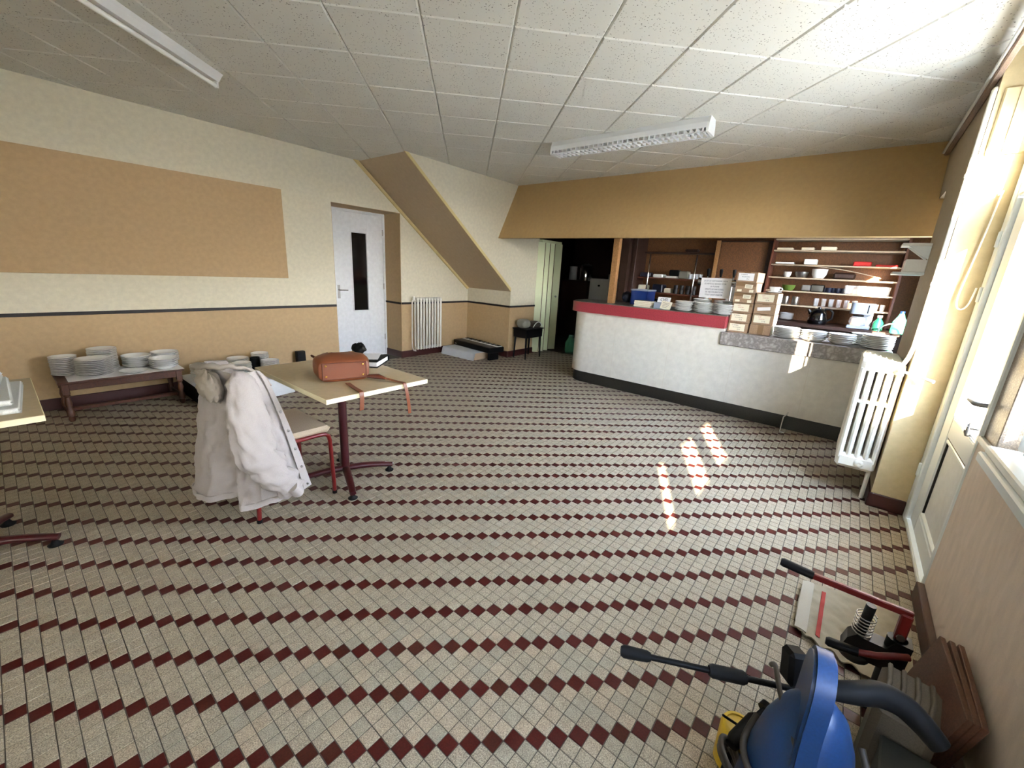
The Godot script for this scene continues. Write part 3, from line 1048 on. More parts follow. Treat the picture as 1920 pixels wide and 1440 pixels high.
	for k in nets.size():
		var e: Array = nets[k]
		var nb := B.new()
		var z0: float = e[0]
		var z1: float = e[1]
		var y0: float = e[2]
		var y1: float = e[3]
		nb.sheet(int((z1 - z0) / 0.014), 6, func(u, v):
			var z: float = lerpf(z0, z1, u)
			return Vector3(0.60 + 0.010 * sin(z * 95.0 + sin(z * 13.0) * 2.0), lerpf(y0, y1, v), z))
		var nt := obj("net_curtain", nb, M.voile)
		tag(nt, "white net curtain, " + e[4], "curtain", "net curtains on the long window")
	# curtain rail
	var cr := thing("curtain_rail", "pale pinkish wooden rail under the ceiling along the right wall", "curtain rail")
	var c1 := B.new()
	c1.bb(Vector3(0.325, 2.60, -5.43), Vector3(0.358, 2.665, -2.55), 0.006)
	obj("board", c1, M.rail_wood, cr)
	var c2 := B.new()
	c2.bb(Vector3(0.312, 2.615, -5.42), Vector3(0.327, 2.64, -2.55), 0.004)
	obj("track", c2, M.white, cr)
	# riser pipe and its clips
	var rp := thing("riser_pipe", "white heating pipe rising up the pier corner from the big radiator", "pipe")
	var r1 := B.new()
	r1.tube([Vector3(0.315, 0.90, -3.80), Vector3(0.325, 0.97, -3.72), Vector3(0.338, 1.05, -3.655), Vector3(0.345, 1.12, -3.635), Vector3(0.345, 1.3, -3.632), Vector3(0.345, 2.50, -3.632), Vector3(0.345, 2.535, -3.637), Vector3(0.352, 2.55, -3.66)], 0.0125, 10)
	obj("pipe", r1, M.radiator, rp)
	for y in [1.5, 2.1]:
		var cb := B.new()
		cb.cyl(Vector3(0.345, y, -3.632), Vector3(0.345, y + 0.02, -3.632), 0.016, 10)
		obj("clip", cb, M.radiator, rp)
	# blind cord loop
	var cd := B.new()
	var cq := [Vector3(0.50, 2.02, -3.605), Vector3(0.487, 1.80, -3.605), Vector3(0.468, 1.55, -3.60), Vector3(0.461, 1.44, -3.595), Vector3(0.470, 1.385, -3.59), Vector3(0.492, 1.375, -3.585), Vector3(0.512, 1.41, -3.585), Vector3(0.522, 1.50, -3.585)]
	var cp := []
	for k in 36:
		cp.append(_cr(cq, k / 35.0))
	cd.tube(cp, 0.0045, 6)
	tag(obj("blind_cord", cd, M.white), "white looped cord hanging beside the street door frame", "cord")
	# wall shelves over the end of the bar
	var sh := thing("wall_shelf", "small white shelf bracketed high on the right wall by the bar", "shelf", Vector3(XP, 1.80, -4.62))
	var s1 := B.new()
	s1.bb(Vector3(-0.17, 0.0, -0.12), Vector3(0, 0.02, 0.10), 0.003)
	obj("board", s1, M.white, sh)
	for z in [-0.09, 0.07]:
		var s2 := B.new()
		s2.prism(PackedVector2Array([Vector2(0, 0), Vector2(-0.13, 0), Vector2(0, -0.10)]), z - 0.006, z + 0.006)
		obj("bracket", s2, M.pvc, sh)
	var sc := thing("wall_cabinet", "low white box shelf fixed on the right wall over the bar end", "shelf", Vector3(XP, 1.585, -4.58))
	var s3 := B.new()
	s3.bb(Vector3(-0.125, 0.02, -0.15), Vector3(0, 0.115, 0.06), 0.004)
	obj("box", s3, M.white, sc)
	var s4 := B.new()
	s4.bb(Vector3(-0.185, 0.0, -0.17), Vector3(0, 0.02, 0.08), 0.003)
	obj("board", s4, M.pvc, sc)
	# big cast-iron radiator
	var ra := thing("cast_iron_radiator", "large sunlit white cast-iron radiator end-on beside the street door", "radiator", Vector3(0.235, 0.21, -3.70))
	for s in 9:
		var zz := -0.062 * s
		var sec := B.new()
		_rad_section(sec, 0.225, 0.80, 0.052, 5)
		var so := obj("section", sec, M.radiator, ra)
		so.position = Vector3(0, 0, zz)
	var pl := B.new()
	pl.cyl(Vector3(0.02, 0.055, 0.024), Vector3(0.02, 0.055, 0.04), 0.028, 14, 0.022, 0.004)
	pl.cyl(Vector3(0.02, 0.055, 0.038), Vector3(0.02, 0.055, 0.052), 0.011, 6)
	obj("plug", pl, M.radiator, ra)
	var ft1 := B.new()
	ft1.cyl(Vector3(0.09, -0.21, -0.03), Vector3(0.09, 0.04, -0.03), 0.013, 10)
	obj("feed_pipe", ft1, M.radiator, ra)
	# valve handle sticking out towards the door
	var vh := thing("radiator_valve", "dark tapered handle on a pale rod sticking out above the big radiator", "valve", Vector3(0.345, 0.93, -3.60))
	var v1 := B.new()
	v1.cyl(Vector3(-0.02, 0, -0.03), Vector3(-0.02, 0.05, -0.03), 0.016, 10, -1.0, 0.003)
	v1.tube([Vector3(-0.02, 0.03, -0.03), Vector3(0.03, 0.025, 0.02), Vector3(0.07, 0.02, 0.06)], 0.009, 8)
	obj("body", v1, M.radiator, vh)
	var v2 := B.new()
	v2.tube([Vector3(0.06, 0.021, 0.05), Vector3(0.12, 0.012, 0.11)], [0.008, 0.011], 8)
	obj("grip", v2, M.grey, vh)

func _rad_section(b: B, wid: float, hgt: float, dep: float, ncol: int) -> void:
	# one radiator section seen end-on: hubs top and bottom joined by upright columns
	var h := wid * 0.5
	var cw := wid / (ncol * 1.45)
	b.box(Vector3(0, hgt - 0.045, 0), Vector3(wid, 0.085, dep), 0.022)
	b.box(Vector3(0, 0.055, 0), Vector3(wid, 0.105, dep), 0.022)
	for k in ncol:
		var x := -h + cw * 0.55 + (wid - cw * 1.1) * k / (ncol - 1.0)
		b.box(Vector3(x, hgt * 0.5, 0), Vector3(cw, hgt - 0.12, dep * 0.86), 0.012)
	b.box(Vector3(0, hgt * 0.62, 0), Vector3(wid * 0.96, 0.022, dep * 0.6), 0.006)

# ---------------------------------------------------------------- outside
func build_outside() -> void:
	var g := struct("ground_outside", "pale paved ground outside the street door", "ground")
	var b := B.new()
	b.bb(Vector3(0.69, -0.4, -14), Vector3(16, -0.15, 14))
	b.bb(Vector3(-14, -0.4, ZB + 0.3), Vector3(0.69, -0.15, 14))
	obj("paving", b, M.street, g)
	var hs := thing("neighbour_house", "white rendered house with slate cladding seen through the street door", "house", Vector3(1.2, -0.15, -9.0))
	var w := B.new()
	w.bb(Vector3(-0.1, 0, -3.0), Vector3(6.0, 5.0, 0.0))
	obj("wall", w, M.house, hs)
	var protos := []
	for k in 3:
		var s := B.new()
		s.box(Vector3.ZERO, Vector3(0.176, 0.20, 0.012), 0.003)
		protos.append(s.mesh())
	for r in 8:
		for c in 8:
			var o := obj("slate", protos[(r + c) % 3], M.slate if (r * 3 + c * 5) % 4 else M.slate_b, hs)
			o.position = Vector3(0.50 + 0.18 * c + (0.09 if r % 2 else 0.0), 0.82 + 0.15 * r, 0.012 + 0.002)
			o.rotation.x = -0.05

const ORD_L := ["leftmost", "second from left", "third from left", "fourth from left", "fifth from left", "sixth from left", "seventh from left", "eighth from left", "ninth from left", "tenth from left", "eleventh from left", "twelfth from left", "thirteenth from left", "fourteenth from left"]
const ORD_T := ["topmost", "second from top", "third from top", "fourth from top", "fifth from top", "sixth from top", "seventh from top", "eighth from top", "ninth from top", "tenth from top", "eleventh from top", "twelfth from top", "thirteenth from top", "fourteenth from top", "fifteenth from top", "sixteenth from top"]
# ---------------------------------------------------------------- bar counter and what stands on it
const UPRIGHT := Basis(Vector3(1, 0, 0), Vector3(0, 0, -1), Vector3(0, 1, 0))   # plan polygon (x, -z) pushed upwards

func bar_plan(x0: float, x1: float, front: float, back: float, r: float) -> PackedVector2Array:
	var p := PackedVector2Array([Vector2(x1, back), Vector2(x1, front)])
	for k in 11:
		var a := PI * 0.5 * k / 10.0
		p.append(Vector2(x0 + r - r * sin(a), front + r - r * cos(a)))
	p.append(Vector2(x0, back))
	return p

func build_bar() -> void:
	var up := Transform3D(UPRIGHT, Vector3.ZERO)
	var bar := thing("bar_counter", "long white laminate bar counter with red edge and rounded left end", "bar counter")
	var f := B.new()
	f.prism(bar_plan(-3.02, -1.04, 5.0, 5.60, 0.26), 0.15, 0.97, up, true)
	f.bb(Vector3(-1.04, 0.15, -5.60), Vector3(0.35, 0.79, -5.0))
	obj("front_panel", f, M.laminate, bar)
	var k := B.new()
	k.prism(bar_plan(-3.0, 0.35, 5.02, 5.60, 0.26), 0.0, 0.152, up, true)
	obj("kick_board", k, M.granite, bar)
	var e := B.new()
	e.prism(bar_plan(-3.085, -1.04, 4.955, 5.66, 0.30), 0.965, 1.094, up, true)
	obj("red_edge", e, M.red_edge, bar)
	var t := B.new()
	t.prism(bar_plan(-3.07, -1.04, 4.97, 5.66, 0.29), 1.094, 1.102, up, true)
	obj("counter_top", t, M.counter, bar)
	for x in [-2.32, -1.62, -0.92, -0.22]:
		var s := B.new()
		s.bb(Vector3(x, 0.155, -5.0012), Vector3(x + 0.0012, 0.78, -4.9997))
		obj("panel_joint", s, M.shelf, bar)
	var sl := thing("marble_slab", "veined grey marble slab on the lower right end of the bar", "slab")
	var s1 := B.new()
	s1.bb(Vector3(-1.065, 0.79, -5.62), Vector3(0.355, 0.93, -4.965), 0.006)
	obj("slab", s1, M.marble, sl)
	# foot pole of the curtain standing in front of the bar
	var fp := thing("foot_rail_bracket", "small bright metal bracket at the foot of the bar", "bracket", Vector3(-0.32, 0, -4.86))
	var fb := B.new()
	fb.tube([Vector3(0.02, 0.19, -0.13), Vector3(0.02, 0.19, 0.0), Vector3(0.0, 0.17, 0.0), Vector3(-0.005, 0.012, 0.0), Vector3(0.04, 0.008, 0.03)], 0.008, 8)
	obj("rod", fb, M.chrome, fp)
	# post
	var po := B.new()
	po.bb(Vector3(-2.565, 1.102, -5.25), Vector3(-2.485, 1.93, -5.17), 0.004)
	tag(obj("wooden_post", po, M.wood_post), "pale square wooden post from the red counter to the header", "post")
	# blue bundle and crate
	var bu := B.new()
	var nz := noise(9.0, 21)
	bu.sheet(20, 14, func(u, v):
		var a: float = u * TAU
		var h: float = v * PI
		var r: float = 1.0 + 0.25 * nz.get_noise_3d(cos(a) * 0.3, sin(a) * 0.3, v * 0.4)
		return Vector3(-2.425 + 0.07 * r * sin(h) * cos(a), 1.185 - 0.068 * cos(h) * r, -5.47 - 0.07 * r * sin(h) * sin(a)))
	tag(obj("plastic_bundle", bu, M.blue_dark), "crumpled dark blue plastic bundle beside the blue crate", "bundle")
	var cr := thing("blue_crate", "bright blue plastic crate on the red counter", "crate", Vector3(-2.2, 1.102, -5.46))
	var c1 := B.new()
	c1.bb(Vector3(-0.11, 0, -0.14), Vector3(0.11, 0.008, 0.14))
	for s in [[Vector3(-0.11, 0, -0.14), Vector3(-0.102, 0.19, 0.14)], [Vector3(0.102, 0, -0.14), Vector3(0.11, 0.19, 0.14)], [Vector3(-0.11, 0, -0.14), Vector3(0.11, 0.19, -0.132)], [Vector3(-0.11, 0, 0.132), Vector3(0.11, 0.19, 0.14)]]:
		c1.bb(s[0], s[1], 0.002)
	obj("body", c1, M.crate_blue, cr)
	var c2 := B.new()
	for s in [[Vector3(-0.118, 0.18, -0.148), Vector3(-0.098, 0.2, 0.148)], [Vector3(0.098, 0.18, -0.148), Vector3(0.118, 0.2, 0.148)], [Vector3(-0.118, 0.18, 0.128), Vector3(0.118, 0.2, 0.148)], [Vector3(-0.118, 0.18, -0.148), Vector3(0.118, 0.2, -0.128)]]:
		c2.bb(s[0], s[1], 0.003)
	obj("rim", c2, M.grey_blue, cr)
	# booklets
	var names := ["bottom", "second from the bottom", "second from the top", "top"]
	for q in 4:
		var bk := thing("booklet", "cream paper booklet on the red counter, %s of its pile" % names[q], "booklet", Vector3(-2.03 + 0.006 * (q % 2), 1.102 + 0.019 * q, -5.12), 0.05 * (q % 3) - 0.04, "booklets on the counter")
		var b1 := B.new()
		b1.box(Vector3(0, 0.009, 0), Vector3(0.215, 0.016, 0.15), 0.002)
		obj("pages", b1, M.paper_cream, bk)
		var b2 := B.new()
		b2.box(Vector3(0, 0.018, 0), Vector3(0.22, 0.0016, 0.152), 0.0005)
		obj("cover", b2, M.card_light if q < 3 else M.grey_dusty, bk)
	# ashtray-like tin, price cards
	var tn := thing("glass_tray", "square grey glass tray heaped with cards on the red counter", "tray", Vector3(-1.82, 1.102, -5.14), 0.1)
	var t1 := B.new()
	t1.box(Vector3(0, 0.006, 0), Vector3(0.15, 0.012, 0.15), 0.003)
	for s in [[0.07, 0.0, 0.012, 0.15], [-0.07, 0.0, 0.012, 0.15], [0.0, 0.07, 0.15, 0.012], [0.0, -0.07, 0.15, 0.012]]:
		t1.box(Vector3(s[0], 0.035, s[1]), Vector3(s[2], 0.07, s[3]), 0.003)
	obj("tray", t1, M.grey_blue, tn)
	var card1 := thing("price_card", "white handwritten card leaning low in front of the glass tray", "card", Vector3(-1.735, 1.103, -5.03), -0.15)
	var k1 := B.new()
	k1.box(Vector3(0, 0.045, -0.012), Vector3(0.135, 0.095, 0.0015), 0.0004, Basis(Vector3.RIGHT, -0.25) * Basis(Vector3.BACK, -0.1))
	obj("card", k1, M.paper_cream, card1)
	for q in 4:
		var kl := B.new()
		kl.box(Vector3(-0.005 * q, 0.07 - 0.016 * q, -0.0165 + 0.0045 * q), Vector3(0.09 - 0.01 * q, 0.003, 0.0008), 0.0, Basis(Vector3.RIGHT, -0.25) * Basis(Vector3.BACK, -0.1))
		obj("writing", kl, M.ink, card1)
	var card2 := thing("price_card", "white card lettered CVR propped on top of the glass tray", "card", Vector3(-1.80, 1.175, -5.14), 0.1)
	var k2 := B.new()
	k2.box(Vector3(0, 0.03, 0), Vector3(0.15, 0.07, 0.0015), 0.0004, Basis(Vector3.RIGHT, -0.5))
	obj("card", k2, M.paper, card2)
	letters("CVR", 0.05, M.ink_black, card2, Vector3(0.0, 0.032, 0.003), Basis(Vector3.RIGHT, -0.5))
	# sale notice
	var sg := thing("sale_notice", "white paper sale notice with purple lettering hung on the beer taps", "notice", Vector3(-1.285, 1.38, -5.28), 0.0)
	sg.rotation = Vector3(-0.08, 0.0, 0.02)
	var s2 := B.new()
	s2.sheet(10, 4, func(u, v): return Vector3((u - 0.5) * 0.325, (v - 0.5) * 0.225, 0.006 * sin(u * 3.0) - 0.006 * u), 0.0012)
	obj("paper", s2, M.paper, sg)
	var lines := ["21 ET 22 SEPTEMBRE 2024", "22 ARTICLE BOULE D'OR", "LA PLAINE", "VENTE DE MATERIEL", "DE RESTAURATION", "TOUT DOIT PARTIR"]
	var hs := [0.0215, 0.0215, 0.0215, 0.0225, 0.0225, 0.0225]
	for q in 6:
		letters(lines[q], hs[q], M.ink, sg, Vector3(-0.004, 0.078 - 0.031 * q, 0.008))
	# beer taps
	var tp := thing("beer_tap_column", "chrome beer tap column with three black pull handles", "beer tap", Vector3(-1.29, 1.102, -5.48))
	var p1 := B.new()
	for x in [-0.12, 0.12]:
		p1.cyl(Vector3(x, 0, 0), Vector3(x, 0.31, 0), 0.03, 14)
	p1.tube([Vector3(-0.24, 0.34, 0), Vector3(0.24, 0.34, 0)], 0.045, 14)
	obj("body", p1, M.chrome, tp)
	for q in 3:
		var x := -0.14 + 0.14 * q
		var p2 := B.new()
		p2.tube([Vector3(x, 0.37, 0.02), Vector3(x, 0.40, 0.03), Vector3(x + 0.004, 0.42, 0.034)], 0.009, 8)
		p2.tube([Vector3(x, 0.34, 0.03), Vector3(x, 0.335, 0.09), Vector3(x, 0.29, 0.10)], 0.009, 8)
		var tap := obj("tap", p2, M.chrome, tp)
		var p3 := B.new()
		p3.lathe([Vector2(0, 0), Vector2(0.011, 0), Vector2(0.016, 0.03), Vector2(0.02, 0.075), Vector2(0.017, 0.09), Vector2(0, 0.092)], 12, Transform3D(Basis(Vector3.RIGHT, 0.15), Vector3(x + 0.004, 0.405, 0.034)))
		obj("handle", p3, M.black, tap)
	# second notice behind
	var nt := B.new()
	nt.box(Vector3(-1.075, 1.33, -5.36), Vector3(0.10, 0.15, 0.0015), 0.0004, Basis(Vector3.UP, 0.1))
	tag(obj("small_notice", nt, M.paper), "small greyish sheet beside the sale notice, half behind the boxes", "notice")
	# carton stacks
	_carton_column(Vector3(-0.932, 0.931, -5.19), 6, true)
	_carton_column(Vector3(-0.72, 0.931, -5.20), 4, false)
	# cup and saucer on the shorter stack
	var sa := B.new()
	sa.lathe([Vector2(0, 0), Vector2(0.035, 0), Vector2(0.07, 0.012), Vector2(0.068, 0.015), Vector2(0.035, 0.004), Vector2(0, 0.004)], 22, Transform3D(Basis.IDENTITY, Vector3(-0.675, 1.373, -5.13)))
	tag(obj("saucer", sa, M.china), "white saucer under the cup on top of the cartons", "saucer")
	var cu := thing("coffee_cup", "white coffee cup standing on the shorter carton stack", "cup", Vector3(-0.675, 1.379, -5.13))
	var u1 := B.new()
	u1.lathe([Vector2(0, 0), Vector2(0.028, 0), Vector2(0.03, 0.006), Vector2(0.045, 0.03), Vector2(0.05, 0.055), Vector2(0.047, 0.055), Vector2(0.04, 0.02), Vector2(0, 0.01)], 22)
	obj("bowl", u1, M.china, cu)
	var u2 := B.new()
	u2.tube([Vector3(0.045, 0.046, 0), Vector3(0.066, 0.046, 0.004), Vector3(0.072, 0.032, 0.005), Vector3(0.06, 0.018, 0.003), Vector3(0.042, 0.02, 0)], 0.0045, 7)
	obj("handle", u2, M.china, cu)

func _carton_column(at: Vector3, count: int, tall: bool) -> void:
	var words_t := ["lowest", "second", "third", "fourth", "fifth", "topmost"] if tall else ["lowest", "second", "third", "topmost"]
	var r2 := RandomNumberGenerator.new()
	r2.seed = 70 + count
	var h := 0.1065 if tall else 0.1095
	var looks := ["cream label of black print", "cream label of black print", "cream label lettered in red", "torn white label pieces", "torn white label pieces", "large white label"] if tall else ["brown tape down the middle", "cream label lettered in red", "slanted blank white label", "cream label lettered in red"]
	for k in count:
		var where: String = ("the tall stack" if tall else "the short stack beside the plates")
		var c := thing("cardboard_carton", "brown carton with %s, %s in %s" % [looks[k], words_t[k], where], "carton", at + Vector3(r2.randf_range(-0.003, 0.003), h * k, r2.randf_range(-0.003, 0.003)), r2.randf_range(-0.012, 0.012), "cartons on the marble slab")
		if tall and k == 5:
			c.rotation.y = -0.05
		var b := B.new()
		b.box(Vector3(0, h * 0.5 - 0.0008, -0.04), Vector3(0.197, h - 0.0025, 0.32), 0.002)
		obj("box", b, M.card, c)
		var zf := 0.1202
		var tp := B.new()
		if (tall and k in [3, 4, 2]) or (not tall and k == 0):
			if tall:
				tp.bb(Vector3(-0.095, h * 0.62, zf), Vector3(0.095, h * 0.95, zf + 0.0006))
			else:
				tp.bb(Vector3(-0.022, 0.004, zf), Vector3(0.03, h - 0.004, zf + 0.0006))
		else:
			tp.bb(Vector3(-0.03, h * 0.86, zf), Vector3(0.03, h * 0.98, zf + 0.0006))
		obj("tape", tp, M.tape, c)
		if tall and k in [3, 4]:
			for q in 3:
				var lb := B.new()
				lb.box(Vector3([-0.055, 0.03, 0.06][q], [0.02, 0.065, 0.018][q], zf + 0.001), Vector3([0.045, 0.075, 0.04][q], [0.022, 0.04, 0.028][q], 0.0006), 0.0, Basis(Vector3.BACK, [0.05, -0.04, 0.02][q]))
				obj("label_scrap", lb, M.paper_cream, c)
			for q in 3:
				var ln := B.new()
				ln.bb(Vector3(0.0, 0.055 + 0.009 * q, zf + 0.0013), Vector3(0.055, 0.0575 + 0.009 * q, zf + 0.0018))
				obj("print", ln, M.ink, c)
		elif not (not tall and k == 0):
			var slant := 0.12 if (not tall and k == 2) else 0.0
			var lw := 0.12 if (not tall and k == 2) else 0.15
			var lh := 0.035 if (not tall and k == 2) else 0.075
			var lb := B.new()
			lb.box(Vector3(-0.008, 0.055, zf + 0.001), Vector3(lw, lh, 0.0006), 0.0, Basis(Vector3.BACK, slant))
			var lab := obj("label", lb, M.paper if ((tall and k == 5) or (not tall and k == 2)) else M.paper_cream, c)
			if not (not tall and k == 2):
				var red_first: bool = (tall and k == 2) or not tall
				var rows := [["LOT", 0.016], ["ASSIETTES", 0.012], ["15 €", 0.018]] if red_first else [["12 VERRES", 0.014], ["BALLON BLANC", 0.011], ["25 €", 0.016]]
				for q in 3:
					letters(rows[q][0], rows[q][1], M.ink_red if (red_first and q < 2) else M.ink_black, lab, Vector3(-0.03 + 0.02 * q, 0.078 - 0.022 * q, zf + 0.002))
		# lighter end face with its label
		var ef := B.new()
		ef.bb(Vector3(0.0985, 0.008, -0.17), Vector3(0.0992, h - 0.008, 0.09))
		obj("end_label", ef, M.card_light if tall else M.paper_cream, c)

# ---------------------------------------------------------------- back bar
func build_back_bar() -> void:
	var bc := thing("back_counter", "dark wooden back counter under the shelves", "counter", Vector3(-0.9, 0, -6.35))
	var b1 := B.new()
	b1.bb(Vector3(-1.82, 0.0, -0.34), Vector3(1.48, 0.98, 0.22), 0.004)
	obj("body", b1, M.wood_brown, bc)
	var b2 := B.new()
	b2.bb(Vector3(-1.82, 0.98, -0.36), Vector3(1.49, 1.02, 0.26), 0.005)
	obj("top", b2, M.wood_brown, bc)
	# right shelf unit
	var su := thing("bar_shelf_unit", "open wooden shelf unit with glasses at the right of the back bar", "shelf unit", Vector3(-0.33, 1.022, -6.58))
	for x in [-0.63, 0.66]:
		var s := B.new()
		s.bb(Vector3(x - 0.012, 0, -0.13), Vector3(x + 0.012, 1.0, 0.13), 0.002)
		obj("side", s, M.wood_red, su)
	var ys := [0.18, 0.355, 0.52, 0.85, 0.985]
	for y in ys:
		var s := B.new()
		s.bb(Vector3(-0.618, y, -0.13), Vector3(0.648, y + 0.017, 0.13), 0.002)
		obj("shelf", s, M.shelf, su)
	var st := B.new()
	st.bb(Vector3(-0.618, 0.68, -0.13), Vector3(0.648, 0.695, 0.125), 0.002)
	obj("shelf", st, M.shelf, su)
	var sag := B.new()
	var bend := []
	for q in 25:
		var u := q / 24.0
		bend.append(Vector3(lerpf(-0.61, 0.50, u), 0.690 - 0.125 * pow(u, 2.6), 0.134))
	sag.tube(bend, 0.010, 6, true, 0.5)
	obj("loose_edge_strip", sag, M.shelf, su)
	var bk := B.new()
	bk.bb(Vector3(-0.63, 0, -0.137), Vector3(0.66, 1.0, -0.131))
	obj("backing", bk, M.wood_panel, su)
	# middle cabinet door
	var md := thing("cabinet_door_panel", "tall light brown cupboard door between the two bar shelves", "cupboard", Vector3(-1.36, 1.022, -6.6))
	var d1 := B.new()
	d1.bb(Vector3(-0.30, 0, -0.11), Vector3(0.38, 0.985, 0.05), 0.004)
	obj("body", d1, M.wood_brown, md)
	var d2 := B.new()
	d2.bb(Vector3(-0.25, 0.02, 0.05), Vector3(0.33, 0.965, 0.068), 0.004)
	obj("door", d2, M.wood_panel, md)
	var d3 := B.new()
	d3.bb(Vector3(-0.31, 0.0, 0.05), Vector3(-0.255, 0.985, 0.075), 0.004)
	obj("door_post", d3, M.wood_post, md)
	# left shelves with chrome posts
	var ls := thing("glass_rack_shelf", "dark red edged bar shelves held by two chrome rods", "shelf unit", Vector3(-2.22, 1.022, -6.55))
	for y in [0.002, 0.20, 0.42]:
		var s := B.new()
		s.bb(Vector3(-0.50, y, -0.15), Vector3(0.52, y + 0.022, 0.12), 0.003)
		obj("shelf", s, M.wood_red, ls)
	for x in [-0.33, 0.35]:
		var s := B.new()
		s.cyl(Vector3(x, 0.02, 0.13), Vector3(x, 0.78, 0.13), 0.011, 10, -1.0, 0.003)
		obj("rod", s, M.chrome, ls)
	var up := B.new()
	up.bb(Vector3(-0.50, 0.80, -0.16), Vector3(0.55, 0.825, -0.05), 0.003)
	obj("upper_ledge", up, M.wood_brown, ls)
	var sd := B.new()
	sd.bb(Vector3(-2.805, 0, -6.71), Vector3(-2.73, 2.25, -6.30), 0.004)
	tag(obj("side_cabinet", sd, M.wood_brown), "tall dark wooden cabinet side left of the bar shelves", "cabinet")
	_bar_clutter()
	# kitchen corner in the dark
	var fr := thing("white_appliance", "dim white kitchen appliance in the dark room behind the bar", "appliance", Vector3(-4.35, 0, -8.65))
	var f1 := B.new()
	f1.bb(Vector3(-0.26, 0, -0.30), Vector3(0.26, 1.378, 0.30), 0.012)
	obj("body", f1, M.white, fr)
	var f2 := B.new()
	f2.bb(Vector3(-0.255, 0.05, 0.30), Vector3(0.255, 0.85, 0.32), 0.01)
	obj("door", f2, M.white, fr)
	var f3 := B.new()
	f3.cyl(Vector3(-0.02, 1.23, 0.30), Vector3(-0.02, 1.23, 0.33), 0.02, 12)
	obj("knob", f3, M.black, fr)
	var bx := B.new()
	bx.box(Vector3(-4.18, 1.428, -8.55), Vector3(0.12, 0.10, 0.14), 0.004)
	tag(obj("small_box", bx, M.paper), "small pale box on top of the dim kitchen appliance", "box")
	var tb := B.new()
	tb.bb(Vector3(-5.35, 0.0, -8.95), Vector3(-4.66, 1.312, -8.35), 0.006)
	tag(obj("dark_cupboard", tb, M.wood_brown), "dark cupboard carrying the shiny urn behind the bar", "cupboard")
	var ur := thing("coffee_urn", "shiny cylindrical steel urn with dark lid in the back room", "urn", Vector3(-4.79, 1.313, -8.48))
	var u1 := B.new()
	u1.lathe([Vector2(0, 0), Vector2(0.115, 0), Vector2(0.118, 0.01), Vector2(0.118, 0.25), Vector2(0.11, 0.262), Vector2(0, 0.262)], 24)
	obj("body", u1, M.chrome, ur)
	var u2 := B.new()
	u2.lathe([Vector2(0, 0.262), Vector2(0.10, 0.262), Vector2(0.085, 0.29), Vector2(0.03, 0.30), Vector2(0.025, 0.32), Vector2(0, 0.322)], 20)
	obj("lid", u2, M.black, ur)
	ur.scale = Vector3.ONE * 1.2
	var pr := thing("paper_roll", "upright white paper roll in the dark back room", "paper roll", Vector3(-5.13, 1.313, -8.48))
	var p1 := B.new()
	p1.lathe([Vector2(0.02, 0), Vector2(0.075, 0), Vector2(0.075, 0.25), Vector2(0.02, 0.25)], 20)
	obj("roll", p1, M.paper, pr)
	pr.scale = Vector3.ONE * 1.2

func _cup_mesh(r: float, h: float) -> B:
	var b := B.new()
	b.lathe([Vector2(0, 0), Vector2(r * 0.62, 0), Vector2(r * 0.9, h * 0.4), Vector2(r, h), Vector2(r * 0.92, h), Vector2(r * 0.8, h * 0.4), Vector2(0, h * 0.12)], 16)
	return b

func _tumbler_mesh(r: float, h: float) -> B:
	var b := B.new()
	b.lathe([Vector2(0, 0), Vector2(r * 0.8, 0), Vector2(r, h), Vector2(r * 0.93, h), Vector2(r * 0.74, h * 0.1), Vector2(0, h * 0.08)], 14)
	return b

func _place(called: String, m, material: Material, at: Vector3, label: String, category: String, group := "", turn := 0.0) -> MeshInstance3D:
	var o := obj(called, m, material)
	o.position = at
	o.rotation.y = turn
	tag(o, label, category, group)
	return o

